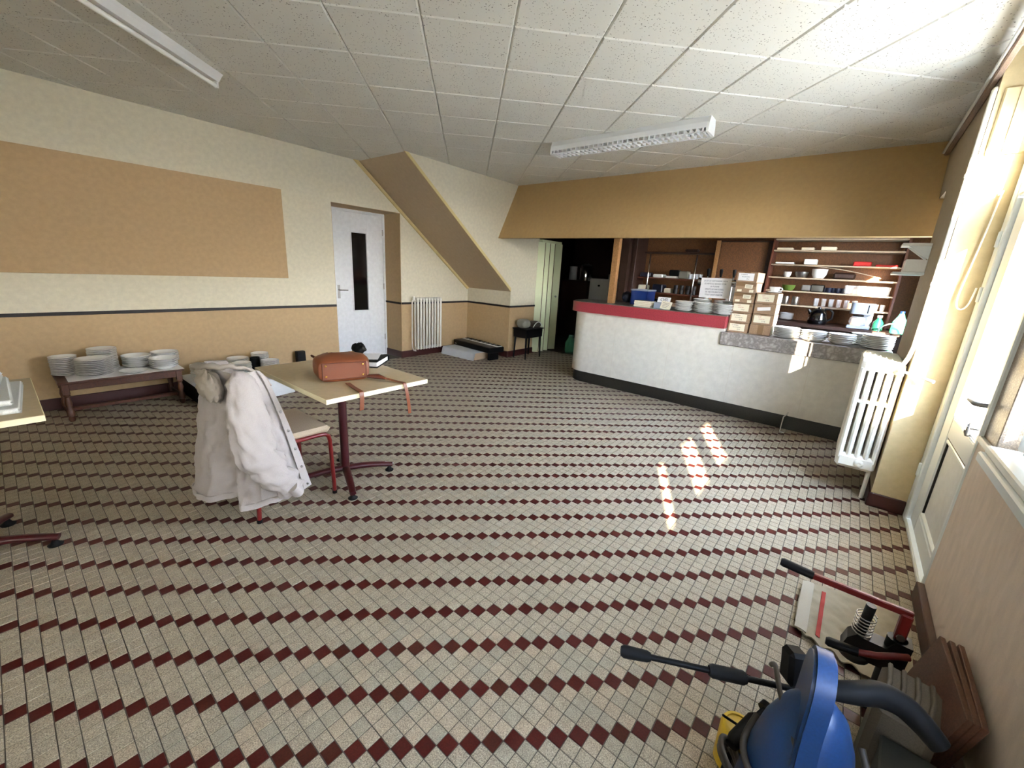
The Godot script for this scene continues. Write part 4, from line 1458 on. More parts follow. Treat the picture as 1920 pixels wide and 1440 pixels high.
func _bar_clutter() -> void:
	var sx := -0.33
	var y0 := 1.022
	var zf := -6.53
	# glasses on three shelves
	var tm := _tumbler_mesh(0.028, 0.10).mesh()
	var tm2 := _tumbler_mesh(0.024, 0.075).mesh()
	for k in 11:
		var x := sx + 0.10 + 0.037 * k
		_place("drinking_glass", tm, M.tumbler, Vector3(x + 0.12, y0 + 0.373, zf + 0.05 - 0.045 * (k % 3)), "clear drinking glass in the sunlit row on the third shelf up, %s" % ORD_L[k], "glass", "sunlit glasses on the third shelf of the bar unit")
	for k in 4:
		_place("drinking_glass", tm2, M.tumbler, Vector3(sx + 0.40 + 0.062 * k, y0 + 0.198, zf + 0.06 - 0.05 * (k % 2)), "small clear glass behind the coffee maker, %s" % ORD_L[k], "glass", "glasses behind the coffee maker")
	for k in 6:
		_place("drinking_glass", tm, M.tumbler, Vector3(sx - 0.05 + 0.075 * k, y0 + 0.198, zf + 0.03 - 0.04 * (k % 2)), "clear glass on the low shelf behind the kettle, %s" % ORD_L[k], "glass", "glasses on the low shelf of the bar unit")
	# crockery
	var cup := _cup_mesh(0.045, 0.065).mesh()
	var bowl := _cup_mesh(0.075, 0.07).mesh()
	_place("green_bowl", bowl, M.green_leaf, Vector3(sx - 0.38, y0 + 0.373, zf + 0.02), "squat olive green bowl on the bar shelf", "bowl")
	_place("small_bowl", cup, M.china, Vector3(sx - 0.42, y0 + 0.538, zf + 0.03), "smallest white bowl under the loose shelf strip", "bowl")
	_place("steel_bowl", bowl, M.steel, Vector3(sx - 0.27, y0 + 0.538, zf + 0.02), "shallow shiny metal bowl under the loose shelf strip", "bowl")
	_place("deep_bowl", _cup_mesh(0.085, 0.11), M.china, Vector3(sx - 0.09, y0 + 0.538, zf + 0.01), "deep pale bowl, tallest of the three under the strip", "bowl")
	for k in 2:
		var bx := B.new()
		bx.box(Vector3(0, 0.045, 0), Vector3(0.14 if k else 0.09, 0.09 if k else 0.07, 0.1), 0.01)
		_place("dark_tin", bx, M.black_gloss if k else M.grey, Vector3(sx - 0.19 + 0.12 * k, y0 + 0.373, zf + 0.02), ["small grey tin beside the green bowl", "flat black glossy tin on the bar shelf"][k], "tin")
	for k in 3:
		var can := B.new()
		can.lathe([Vector2(0, 0), Vector2(0.038, 0), Vector2(0.04, 0.004), Vector2(0.04, 0.1), Vector2(0.037, 0.105), Vector2(0, 0.105)], 16)
		_place("metal_canister", can, M.steel, Vector3(sx - 0.49 + 0.11 * k, y0 + 0.198, zf + 0.02), ["pale metal canister just behind the cartons", "middle metal canister on the low bar shelf", "right metal canister on the low bar shelf"][k], "canister", "metal canisters")
	for k in 5:
		var dj := _cup_mesh(0.03, 0.06)
		_place("dark_cup", dj, M.blue_dark, Vector3(sx - 0.0 + 0.045 * k, y0 + 0.373, zf - 0.02 + 0.03 * (k % 2)), "small dark cup in the huddle on the third shelf, %s" % ORD_L[k], "cup", "dark cups on the bar shelf")
	var db := B.new()
	db.box(Vector3(0, 0.04, 0), Vector3(0.22, 0.08, 0.12), 0.02)
	_place("dark_box", db, M.wood_brown, Vector3(sx + 0.16, y0 + 0.538, zf - 0.04), "dark reddish box just above the loose bent strip", "box")
	for k in 3:
		var pb := B.new()
		pb.box(Vector3(0, [0.0125, 0.015, 0.02][k], 0), Vector3([0.17, 0.13, 0.15][k], [0.025, 0.03, 0.04][k], 0.14), 0.004)
		_place("paper_packet", pb, M.paper_cream, Vector3(sx - [0.50, 0.26, 0.05][k], y0 + 0.868, zf + 0.02), ["flat pale packet on the top shelf, left", "flat pale packet on the top shelf, middle", "thickest pale packet on the top shelf"][k], "packet")
	for k in 2:
		var pb := B.new()
		pb.box(Vector3(0, [0.01, 0.03][k], 0), Vector3([0.2, 0.13][k], [0.02, 0.06][k], 0.14), 0.004)
		_place("paper_packet", pb, M.white_matt, Vector3(sx - [0.47, 0.2][k], y0 + [0.699, 0.699][k], zf + 0.03), ["thin white packet at the left of the shelf with the loose strip", "white stacked packet on the shelf with the loose strip"][k], "packet")
	for k in 2:
		var pb := B.new()
		pb.box(Vector3(0, [0.025, 0.01][k], 0), Vector3([0.17, 0.20][k], [0.05, 0.02][k], 0.12), 0.008)
		_place("red_box", pb, M.red_thing, Vector3(sx + [0.30, 0.52][k], y0 + [0.697, 0.697][k], zf + 0.02), ["bright red box lying on the shelf with the loose strip", "flat red packet at the right end of the shelf"][k], "box")
	for k in 7:
		_place("small_plate", _plate_small(), M.china, Vector3(sx - 0.33, y0 + 0.004 + 0.012 * k, zf + 0.03), "pale small plate left of the kettle, %s" % ORD_T[6 - k], "plate", "small plates on the back counter")
	# kettle, coffee maker, bottles
	var kt := thing("kettle", "round black electric kettle on the back counter", "kettle", Vector3(-0.315, 1.022, -6.28))
	var k1 := B.new()
	k1.lathe([Vector2(0, 0), Vector2(0.085, 0), Vector2(0.095, 0.012), Vector2(0.098, 0.06), Vector2(0.085, 0.13), Vector2(0.055, 0.175), Vector2(0.02, 0.185), Vector2(0.016, 0.2), Vector2(0, 0.202)], 24)
	obj("body", k1, M.black_gloss, kt)
	var k2 := B.new()
	k2.tube([Vector3(0.05, 0.18, 0), Vector3(0.10, 0.185, 0), Vector3(0.135, 0.15, 0), Vector3(0.135, 0.08, 0), Vector3(0.09, 0.04, 0)], 0.012, 8)
	obj("handle", k2, M.black, kt)
	var k3 := B.new()
	k3.tube([Vector3(-0.075, 0.12, 0), Vector3(-0.11, 0.165, 0)], [0.025, 0.012], 8)
	obj("spout", k3, M.black_gloss, kt)
	var cm := thing("coffee_maker", "pale grey filter coffee maker with glass jug on the back counter", "coffee maker", Vector3(0.075, 1.022, -6.22), -0.05)
	var c1 := B.new()
	c1.bb(Vector3(-0.10, 0, -0.10), Vector3(0.11, 0.035, 0.09), 0.008)
	c1.bb(Vector3(0.02, 0.03, -0.10), Vector3(0.11, 0.20, -0.02), 0.01)
	obj("base", c1, M.grey_blue, cm)
	var c2 := B.new()
	c2.prism(bar_plan(-0.10, 0.11, -0.09, 0.10, 0.05), 0.165, 0.285, Transform3D(UPRIGHT, Vector3.ZERO), true)
	obj("filter_housing", c2, M.grey_blue, cm)
	var c3 := B.new()
	c3.bb(Vector3(0.055, 0.18, 0.089), Vector3(0.065, 0.27, 0.092), 0.001)
	obj("level_strip", c3, M.black, cm)
	var c4 := B.new()
	c4.lathe([Vector2(0, 0.036), Vector2(0.06, 0.036), Vector2(0.078, 0.075), Vector2(0.07, 0.12), Vector2(0.045, 0.14), Vector2(0.043, 0.138), Vector2(0.066, 0.118), Vector2(0.074, 0.076), Vector2(0.056, 0.04), Vector2(0, 0.04)], 22, Transform3D(Basis.IDENTITY, Vector3(-0.015, 0, 0.03)))
	var jug := obj("jug", c4, M.tumbler, cm)
	var c5 := B.new()
	c5.lathe([Vector2(0, 0.138), Vector2(0.05, 0.138), Vector2(0.05, 0.155), Vector2(0, 0.157)], 18, Transform3D(Basis.IDENTITY, Vector3(-0.015, 0, 0.03)))
	obj("jug_lid", c5, M.black, jug)
	var bo := thing("green_bottle", "squat dark green bottle with white cap behind the plates", "bottle", Vector3(0.245, 1.022, -6.18))
	var o1 := B.new()
	o1.lathe([Vector2(0, 0), Vector2(0.045, 0), Vector2(0.048, 0.01), Vector2(0.046, 0.09), Vector2(0.02, 0.13), Vector2(0.018, 0.145), Vector2(0, 0.145)], 18)
	obj("body", o1, M.green, bo)
	var o2 := B.new()
	o2.lathe([Vector2(0, 0.145), Vector2(0.022, 0.145), Vector2(0.022, 0.168), Vector2(0, 0.17)], 14)
	obj("cap", o2, M.white, bo)
	var wb := thing("water_bottle", "slanted translucent green plastic bottle by the small window", "bottle", Vector3(0.41, 1.022, -6.05))
	var o3 := B.new()
	o3.lathe([Vector2(0, 0), Vector2(0.06, 0), Vector2(0.064, 0.01), Vector2(0.06, 0.12), Vector2(0.03, 0.18), Vector2(0.02, 0.21), Vector2(0, 0.21)], 18)
	obj("body", o3, M.bottle, wb)
	var o4 := B.new()
	o4.lathe([Vector2(0, 0.21), Vector2(0.02, 0.21), Vector2(0.02, 0.235), Vector2(0, 0.237)], 12)
	obj("cap", o4, M.crate_blue, wb)
	var hp := B.new()
	var hpp := []
	for k in 13:
		var a := PI * k / 12.0
		hpp.append(Vector3(0.36 - 0.11 * cos(a), 1.022 + 0.005 + 0.10 * sin(a), -5.9))
	hp.tube(hpp, 0.008, 8)
	tag(obj("grey_hose", hp, M.grey), "thin grey hose arching over the back counter by the window", "hose")
	# clutter of the left shelves
	var lx := -2.22
	var items := [[-0.41, 0.442, 0.16, 0.07, M.blue_dark, "dark blue packet at the left of the middle bar shelf"], [-0.20, 0.442, 0.15, 0.05, M.white_matt, "flat white packet behind the left chrome rod"], [0.0, 0.442, 0.17, 0.03, M.paper, "flat white tray on the middle bar shelf"], [0.03, 0.475, 0.14, 0.09, M.black, "dark lumpy cloth on the flat white tray"], [0.17, 0.442, 0.13, 0.11, M.bag_cloth, "grey green packet leaning on the middle bar shelf"], [-0.43, 0.222, 0.14, 0.10, M.paper_cream, "cream box at the left of the lower bar shelf"], [-0.18, 0.222, 0.16, 0.12, M.blue_dark, "dark blue box on the lower bar shelf"], [-0.02, 0.222, 0.11, 0.07, M.paper_cream, "small cream card box on the lower bar shelf"], [0.10, 0.026, 0.26, 0.05, M.card_light, "flat pale carton on the lowest bar shelf"], [-0.26, 0.026, 0.2, 0.1, M.black, "black box on the lowest bar shelf"]]
	for e in items:
		var ib := B.new()
		ib.box(Vector3(0, float(e[3]) * 0.5, 0), Vector3(e[2], e[3], 0.16), 0.012)
		_place("packet", ib, e[4], Vector3(lx + float(e[0]), y0 + float(e[1]) + 0.001, -6.56), e[5], "packet", "", 0.1 * sin(float(e[0]) * 40.0))
	var jar := B.new()
	jar.lathe([Vector2(0, 0), Vector2(0.03, 0), Vector2(0.033, 0.01), Vector2(0.033, 0.055), Vector2(0.028, 0.063), Vector2(0, 0.063)], 14)
	var jm := jar.mesh()
	for c in 4:
		for r in 2:
			_place("stacked_jar", jm, M.iron, Vector3(lx + 0.10 + 0.085 * c, y0 + 0.2225 + 0.0635 * r, -6.48), "small dark jar on the lower bar shelf, %s row, %s" % [["bottom", "top"][r], ORD_L[c]], "jar", "dark jars on the bar shelf")
	for k in 6:
		_place("drinking_glass", tm2, M.tumbler, Vector3(lx + 0.27 + 0.05 * (k % 4), y0 + 0.443, -6.50 - 0.05 * (k / 4)), "small clear glass by the right chrome rod, %s row, %s" % [["front", "back"][k / 4], ORD_L[k % 4]], "glass", "glasses by the right chrome rod")
	var rag := B.new()
	rag.box(Vector3(0, 0.025, 0), Vector3(0.2, 0.04, 0.08), 0.018)
	_place("dark_rag", rag, M.wood_brown, Vector3(lx + 0.2, y0 + 0.826, -6.65), "crumpled dark rag on the upper ledge", "rag")

func _plate_small() -> B:
	var b := B.new()
	b.lathe([Vector2(0, 0), Vector2(0.05, 0), Vector2(0.08, 0.014), Vector2(0.078, 0.017), Vector2(0.05, 0.004), Vector2(0, 0.004)], 20)
	return b

# ---------------------------------------------------------------- tables, chair, coat, bag
func pedestal_table(label: String, at: Vector3, size: Vector2, base_turn: float) -> Node3D:
	var t := thing("bistro_table", label, "table", at)
	var a := B.new()
	a.box(Vector3(0, 0.737, 0), Vector3(size.x - 0.006, 0.026, size.y - 0.006), 0.0)
	obj("table_top", a, M.table_top, t)
	var e := B.new()
	for s in [-1.0, 1.0]:
		e.box(Vector3(s * (size.x * 0.5 - 0.0015), 0.7365, 0), Vector3(0.004, 0.027, size.y), 0.0012)
		e.box(Vector3(0, 0.7365, s * (size.y * 0.5 - 0.0015)), Vector3(size.x, 0.027, 0.004), 0.0012)
	obj("edge_band", e, M.table_edge, t)
	var c := B.new()
	c.cyl(Vector3(0, 0.06, 0), Vector3(0, 0.722, 0), 0.027, 20)
	obj("column", c, M.maroon, t)
	var p := B.new()
	p.box(Vector3(0, 0.716, 0), Vector3(0.32, 0.012, 0.32), 0.003)
	obj("top_plate", p, M.maroon, t)
	for k in 4:
		var ar := Node3D.new()
		var l := 0.315
		var b := B.new()
		var bs := Basis(Vector3.UP, base_turn + k * PI / 2)
		var pts := []
		for q in 5:
			var u := q / 4.0
			pts.append(bs * Vector3(0.02 + (l - 0.02) * u, 0.078 - 0.034 * u * u, 0))
		b.tube(pts, [0.026, 0.025, 0.024, 0.022, 0.02], 10, true, 0.8)
		var arm := obj("foot_arm", b, M.maroon, t)
		var g := B.new()
		g.lathe([Vector2(0, 0), Vector2(0.028, 0), Vector2(0.03, 0.006), Vector2(0.018, 0.014), Vector2(0.010, 0.03), Vector2(0, 0.03)], 14, Transform3D(Basis.IDENTITY, bs * Vector3(l - 0.02, 0, 0)))
		obj("glide", g, M.rubber, arm)
		ar.free()
	return t

func build_furniture() -> void:
	var ta := pedestal_table("cream topped table with maroon pedestal carrying the brown handbag", Vector3(-2.485, 0, -1.335), Vector2(0.93, 0.67), deg_to_rad(68))
	# white plastic overshoes under two feet
	for q in [[Vector3(-2.465, 0, -1.66), "white card wedge under the far foot of the table"], [Vector3(-2.60, 0, -1.035), "white card wedge under the foot beside the chair"]]:
		var sb := B.new()
		sb.box(Vector3(0, 0.0035, 0), Vector3(0.07, 0.006, 0.05), 0.0015, Basis(Vector3.UP, 0.5))
		var so := obj("card_wedge", sb, M.paper)
		so.position = q[0]
		tag(so, q[1], "wedge")
	pedestal_table("cream topped table at the left edge carrying folded white linen", Vector3(-2.975, 0, 0.285), Vector2(0.80, 0.67), deg_to_rad(65))
	# folded linen
	var words := ["lowest", "second lowest", "middle", "second highest", "topmost"]
	for k in 5:
		var lb := B.new()
		var w := 0.56 - 0.03 * k
		var d := 0.50 - 0.035 * k
		var nz := noise(3.0, 40 + k)
		for f in 2:
			var y0 := 0.0125 * f
			lb.sheet(20, 20, func(u, v):
				var q: float = 1.0 - pow(maxf(absf(u - 0.5), absf(v - 0.5)) * 2.0, 8.0)
				return Vector3((0.5 - u) * w * (1.0 + 0.02 * nz.get_noise_2d(v, f * 3.0)), y0 + 0.0135 * q + 0.003 * nz.get_noise_2d(u * 2.0, v * 2.0) * q, (v - 0.5) * d), 0.0)
			lb.box(Vector3(0, y0 + 0.005, 0), Vector3(w * 0.985, 0.010, d * 0.985), 0.0045)
		lb.cyl(Vector3(w * 0.5 - 0.006, 0.0125, -d * 0.5 + 0.008), Vector3(w * 0.5 - 0.006, 0.0125, d * 0.5 - 0.008), 0.0125, 10)
		var o := obj("folded_cloth", lb, M.linen)
		o.position = Vector3(-2.955 + 0.008 * sin(k * 2.1) - 0.012 * k, 0.7508 + 0.0292 * k, 0.245 + 0.012 * k)
		o.rotation.y = -0.05 + 0.05 * sin(k * 1.7)
		tag(o, "white folded cloth on the left table, %s of the pile" % words[k], "cloth", "folded linen on the left table")
	# chair
	var ch := thing("metal_chair", "red tubular metal chair with beige padded seat under the coat", "chair", Vector3(-2.585, 0, -0.96))
	var sp := B.new()
	sp.box(Vector3(0, 0.4475, -0.005), Vector3(0.47, 0.042, 0.44), 0.018)
	obj("seat", sp, M.seat, ch)
	for s in [-1.0, 1.0]:
		var fl := B.new()
		var x: float = s * 0.225
		fl.tube([Vector3(x, 0.42, 0.20), Vector3(x, 0.42, -0.15), Vector3(x, 0.417, -0.185), Vector3(x, 0.40, -0.207), Vector3(x, 0.37, -0.215), Vector3(x + s * 0.006, 0.012, -0.222)], 0.0125, 10)
		obj("front_leg", fl, M.chair_red, ch)
		var bl := B.new()
		bl.tube([Vector3(x + s * 0.016, 0.012, 0.228), Vector3(x, 0.42, 0.205), Vector3(x, 0.62, 0.222), Vector3(x, 0.83, 0.252)], 0.0125, 10)
		obj("back_leg", bl, M.chair_red, ch)
		for z in [-0.222, 0.228]:
			var ft := B.new()
			ft.cyl(Vector3(x + s * (0.006 if z < 0 else 0.016), 0, z), Vector3(x + s * (0.006 if z < 0 else 0.016), 0.02, z), 0.0145, 10)
			obj("foot_cap", ft, M.rubber, ch)
	var cb := B.new()
	cb.tube([Vector3(-0.225, 0.42, -0.17), Vector3(0.225, 0.42, -0.17)], 0.011, 8)
	cb.tube([Vector3(-0.225, 0.42, 0.19), Vector3(0.225, 0.42, 0.19)], 0.011, 8)
	obj("cross_bar", cb, M.chair_red, ch)
	var bk := B.new()
	bk.sheet(12, 6, func(u, v): return Vector3(lerpf(-0.215, 0.215, u), lerpf(0.60, 0.84, v), 0.235 + 0.02 * v + 0.03 * sin(u * PI)), 0.02)
	obj("backrest", bk, M.seat, ch)
	_coat()
	_handbag()
	# binder, papers, black pouch
	var bi := thing("ring_binder", "black ring binder full of white pages on the table", "binder", Vector3(-2.66, 0.7505, -1.60), deg_to_rad(-52))
	var b1 := B.new()
	b1.box(Vector3(0, 0.002, 0), Vector3(0.27, 0.003, 0.31), 0.001)
	b1.box(Vector3(0, 0.040, 0), Vector3(0.27, 0.003, 0.31), 0.001, Basis(Vector3.BACK, 0.02))
	b1.box(Vector3(-0.134, 0.021, 0), Vector3(0.004, 0.04, 0.31), 0.0015)
	obj("cover", b1, M.black, bi)
	var b2 := B.new()
	b2.box(Vector3(0.0, 0.02, 0), Vector3(0.235, 0.03, 0.295), 0.002)
	obj("pages", b2, M.paper, bi)
	var lp := B.new()
	lp.sheet(10, 8, func(u, v): return Vector3((u - 0.5) * 0.21, 0.004 + 0.006 * sin(u * 3.1) * v, (v - 0.5) * 0.29), 0.001)
	var lo := obj("loose_sheet", lp, M.paper)
	lo.position = Vector3(-2.68, 0.794, -1.585)
	lo.rotation.y = deg_to_rad(-40)
	tag(lo, "loose white sheet lying on the black binder", "paper")
	var pb := B.new()
	var nz2 := noise(12.0, 51)
	pb.sheet(18, 12, func(u, v):
		var a: float = u * TAU
		var h: float = v * PI
		var r: float = 1.0 + 0.35 * nz2.get_noise_3d(cos(a) * 0.2, sin(a) * 0.2, v * 0.3)
		return Vector3(0.055 * r * sin(h) * cos(a), 0.042 - 0.04 * cos(h) * r, -0.048 * r * sin(h) * sin(a)))
	var po := obj("black_pouch", pb, M.black)
	po.position = Vector3(-2.70, 0.806, -1.60)
	tag(po, "crumpled black pouch on top of the binder", "pouch")
	# bench with turned legs
	var be := thing("low_bench", "low dark wooden bench with turned legs against the left wall", "bench", Vector3(-5.165, 0, -0.63))
	var t1 := B.new()
	t1.box(Vector3(0, 0.339, 0), Vector3(0.43, 0.02, 0.85), 0.005)
	obj("top", t1, M.wood_dark, be)
	var t2 := B.new()
	for s in [-1.0, 1.0]:
		t2.box(Vector3(s * 0.185, 0.30, 0), Vector3(0.018, 0.06, 0.76), 0.003)
		t2.box(Vector3(0, 0.30, s * 0.39), Vector3(0.36, 0.06, 0.018), 0.003)
	obj("apron", t2, M.wood_dark, be)
	for sx in [-1.0, 1.0]:
		for sz in [-1.0, 1.0]:
			var lg := B.new()
			lg.lathe([Vector2(0, 0), Vector2(0.016, 0), Vector2(0.024, 0.02), Vector2(0.018, 0.045), Vector2(0.026, 0.05), Vector2(0.026, 0.10), Vector2(0.017, 0.115), Vector2(0.024, 0.165), Vector2(0.016, 0.215), Vector2(0.025, 0.225), Vector2(0.018, 0.24), Vector2(0, 0.24)], 14)
			lg.box(Vector3(0, 0.285, 0), Vector3(0.046, 0.09, 0.046), 0.003)
			var lo2 := obj("leg", lg, M.wood_dark, be)
			lo2.position = Vector3(sx * 0.185, 0, sz * 0.385)
	var st := B.new()
	for s in [-1.0, 1.0]:
		st.box(Vector3(0, 0.075, s * 0.385), Vector3(0.33, 0.03, 0.02), 0.003)
	st.box(Vector3(0.06, 0.075, 0), Vector3(0.045, 0.028, 0.75), 0.003)
	obj("stretcher", st, M.wood_dark, be)
	var pc := B.new()
	pc.sheet(6, 24, func(u, v):
		return Vector3(lerpf(-0.20, 0.225, u), 0.3505 + 0.002 * sin(v * 21.0 + u * 4.0) * 0.5 + 0.001, lerpf(0.36, -0.43, v)), 0.001)
	var pco := obj("paper_cover", pc, M.paper)
	pco.position = Vector3(-5.165, 0.001, -0.63)
	tag(pco, "white paper sheet covering the low bench under the plates", "paper")
	# black crate under a white sheet
	var cr := B.new()
	cr.bb(Vector3(-5.36, 0.0, -1.93), Vector3(-4.69, 0.185, -1.10), 0.008)
	tag(obj("black_crate", cr, M.black), "low black crate under the white sheet by the wall", "crate")
	var sh := B.new()
	var nz := noise(2.5, 61)
	sh.sheet(22, 26, func(u, v):
		var s: float = u * 0.92
		var z: float = lerpf(-1.085, -1.955, v)
		var x: float
		var y: float
		if s < 0.70:
			x = -5.36 + s
			y = 0.192
		else:
			var d: float = s - 0.70
			x = -4.662 + 0.02 * sin(minf(d / 0.19, 1.0) * 1.3) + 0.012 * sin(z * 17.0) * (d / 0.2)
			y = 0.192 - d * 0.86
		return Vector3(x, y + 0.002 * nz.get_noise_2d(x, z), z), 0.0015)
	tag(obj("white_sheet", sh, M.sheet), "white sheet hanging over the front of the low crate", "sheet")
	var sb := B.new()
	sb.box(Vector3(-5.36, 0.155, -2.36), Vector3(0.07, 0.31, 0.105), 0.006, Basis(Vector3.BACK, 0.03))
	tag(obj("black_box", sb, M.black), "slim black box standing upright against the ochre wall", "box")

func _cr(p: Array, t: float) -> Vector3:
	var n := p.size() - 1
	var f := clampf(t, 0.0, 1.0) * n
	var i := mini(int(f), n - 1)
	var u := f - i
	var p0: Vector3 = p[maxi(i - 1, 0)]
	var p1: Vector3 = p[i]
	var p2: Vector3 = p[i + 1]
	var p3: Vector3 = p[mini(i + 2, n)]
	return p1.cubic_interpolate(p2, p0, p3, u)

func _coat() -> void:
	var co := thing("winter_coat", "pale beige winter coat hung over the back of the red chair", "coat")
	var H := []
	for q in [[-2.335, -1.02, 0.135], [-2.305, -0.90, 0.12], [-2.325, -0.76, 0.105], [-2.385, -0.655, 0.10], [-2.45, -0.70, 0.14], [-2.555, -0.57, 0.115], [-2.68, -0.535, 0.11], [-2.82, -0.58, 0.12], [-2.91, -0.72, 0.13], [-2.91, -0.98, 0.14]]:
		H.append(Vector3(q[0], q[2], q[1]))
	var T := []
	for q in [[-2.415, -0.83, 0.86], [-2.385, -0.79, 0.862], [-2.37, -0.745, 0.86], [-2.375, -0.705, 0.86], [-2.42, -0.69, 0.865], [-2.50, -0.675, 0.87], [-2.60, -0.67, 0.875], [-2.70, -0.675, 0.87], [-2.79, -0.70, 0.86], [-2.79, -0.80, 0.855]]:
		T.append(Vector3(q[0], q[2], q[1]))
	var nz := noise(4.0, 31, 3)
	var body := B.new()
	body.sheet(90, 46, func(u, v):
		var a := _cr(T, u)
		var b := _cr(H, u)
		var e := pow(v, 0.72)
		var p := Vector3(lerpf(a.x, b.x, e), lerpf(a.y, b.y, v), lerpf(a.z, b.z, e))
		var out := (p - Vector3(-2.60, p.y, -0.80)).normalized()
		var w: float = nz.get_noise_3d(u * 3.2, v * 1.0, 0.0) * 0.020 + nz.get_noise_3d(u * 6.0, v * 4.0, 5.0) * 0.009
		return p + out * w * smoothstep(0.02, 0.25, v), 0.010)
	obj("body", body, M.coat, co)
	var hem := B.new()
	hem.sheet(90, 1, func(u, v):
		var b := _cr(H, u)
		var out := (b - Vector3(-2.60, b.y, -0.80)).normalized()
		var w: float = nz.get_noise_3d(u * 3.2, 1.0, 0.0) * 0.020 + nz.get_noise_3d(u * 6.0, 4.0, 5.0) * 0.009
		return b + out * (w + 0.003) + Vector3(0, 0.034 - 0.036 * v, 0), 0.004)
	obj("hem", hem, M.coat, co)
	# right sleeve hanging down the side
	var sl := B.new()
	var path := [Vector3(-2.375, 0.865, -0.735), Vector3(-2.325, 0.82, -0.725), Vector3(-2.28, 0.70, -0.715), Vector3(-2.245, 0.56, -0.715), Vector3(-2.23, 0.44, -0.735), Vector3(-2.225, 0.34, -0.785), Vector3(-2.22, 0.255, -0.845), Vector3(-2.22, 0.20, -0.885)]
	var rad := [0.035, 0.066, 0.088, 0.094, 0.092, 0.082, 0.072, 0.062]
	var pts := []
	for k in 29:
		pts.append(_cr(path, k / 28.0))
	sl.sheet(32, 28, func(u, v):
		var t: float = v
		var c := _cr(path, t)
		var d := (_cr(path, minf(t + 0.02, 1.0)) - _cr(path, maxf(t - 0.02, 0.0))).normalized()
		var zx := d.cross(Vector3(1, 0, 0)).normalized()
		var xx := zx.cross(d).normalized()
		var f: float = t * 7.0
		var i := mini(int(f), 6)
		var r: float = lerpf(rad[i], rad[i + 1], f - i)
		var a: float = u * TAU
		var w: float = 1.0 + 0.30 * nz.get_noise_3d(cos(a) * 0.35, t * 3.4, sin(a) * 0.35 + 9.0) + 0.10 * sin(t * 34.0 + 2.0 * cos(a)) * smoothstep(0.45, 0.6, t)
		return c + (zx * cos(a) + xx * sin(a) * 0.52) * r * w)
	obj("sleeve", sl, M.coat, co)
	var cuff := B.new()
	cuff.tube([Vector3(-2.22, 0.235, -0.860), Vector3(-2.22, 0.185, -0.896)], [0.068, 0.064], 18, true, 0.55)
	obj("cuff", cuff, M.coat, co)
	# hood rolled at the back and the collar
	var hd := B.new()
	hd.sheet(28, 18, func(u, v):
		var a: float = u * TAU
		var h: float = v * PI
		var w: float = 1.0 + 0.34 * nz.get_noise_3d(cos(a) * 0.6, v * 1.1, sin(a) * 0.8 + 20.0)
		return Vector3(-2.50 + 0.125 * w * pow(sin(h), 0.7) * cos(a), 0.795 - 0.075 * cos(h) * w - 0.03 * cos(a) * sin(h), -0.628 - 0.05 * w * sin(h) * sin(a)))
	obj("hood", hd, M.hood, co)
	var cl := B.new()
	var cpath := [Vector3(-2.66, 0.865, -0.62), Vector3(-2.55, 0.885, -0.63), Vector3(-2.46, 0.893, -0.67), Vector3(-2.425, 0.893, -0.72), Vector3(-2.42, 0.875, -0.78), Vector3(-2.415, 0.84, -0.84), Vector3(-2.395, 0.77, -0.885)]
	var cp := []
	for k in 25:
		cp.append(_cr(cpath, k / 24.0) + Vector3(0, 0.004 * sin(k * 1.3), 0.003 * cos(k * 1.9)))
	var cr := []
	for k in 25:
		cr.append(0.030 - 0.020 * k / 24.0 + 0.003 * sin(k * 2.3))
	cl.tube(cp, cr, 10, true, 0.6)
	obj("collar", cl, M.hood, co)
	# placket down the front edge with its buttons
	var pk := B.new()
	pk.sheet(4, 30, func(u, v):
		var q: float = u * 0.055
		var a := _cr(T, q)
		var b := _cr(H, q)
		var e := pow(v, 0.72)
		var p := Vector3(lerpf(a.x, b.x, e), lerpf(a.y, b.y, v), lerpf(a.z, b.z, e))
		return p + Vector3(0.014, 0, -0.004), 0.006)
	obj("placket", pk, M.coat, co)
	for k in 5:
		var v := 0.33 + 0.16 * k
		var a := _cr(T, 0.018)
		var b := _cr(H, 0.018)
		var e := pow(v, 0.72)
		var p := Vector3(lerpf(a.x, b.x, e), lerpf(a.y, b.y, v), lerpf(a.z, b.z, e)) + Vector3(0.016, 0, 0.004)
		var bt := B.new()
		bt.cyl(p, p + Vector3(0.007, 0, 0), 0.0085, 12, -1.0, 0.002)
		obj("button", bt, M.steel, co)
	var pk2 := B.new()
	pk2.box(Vector3(-2.285, 0.215, -0.80), Vector3(0.008, 0.11, 0.13), 0.003, Basis(Vector3.UP, -0.1))
	obj("pocket", pk2, M.coat, co)

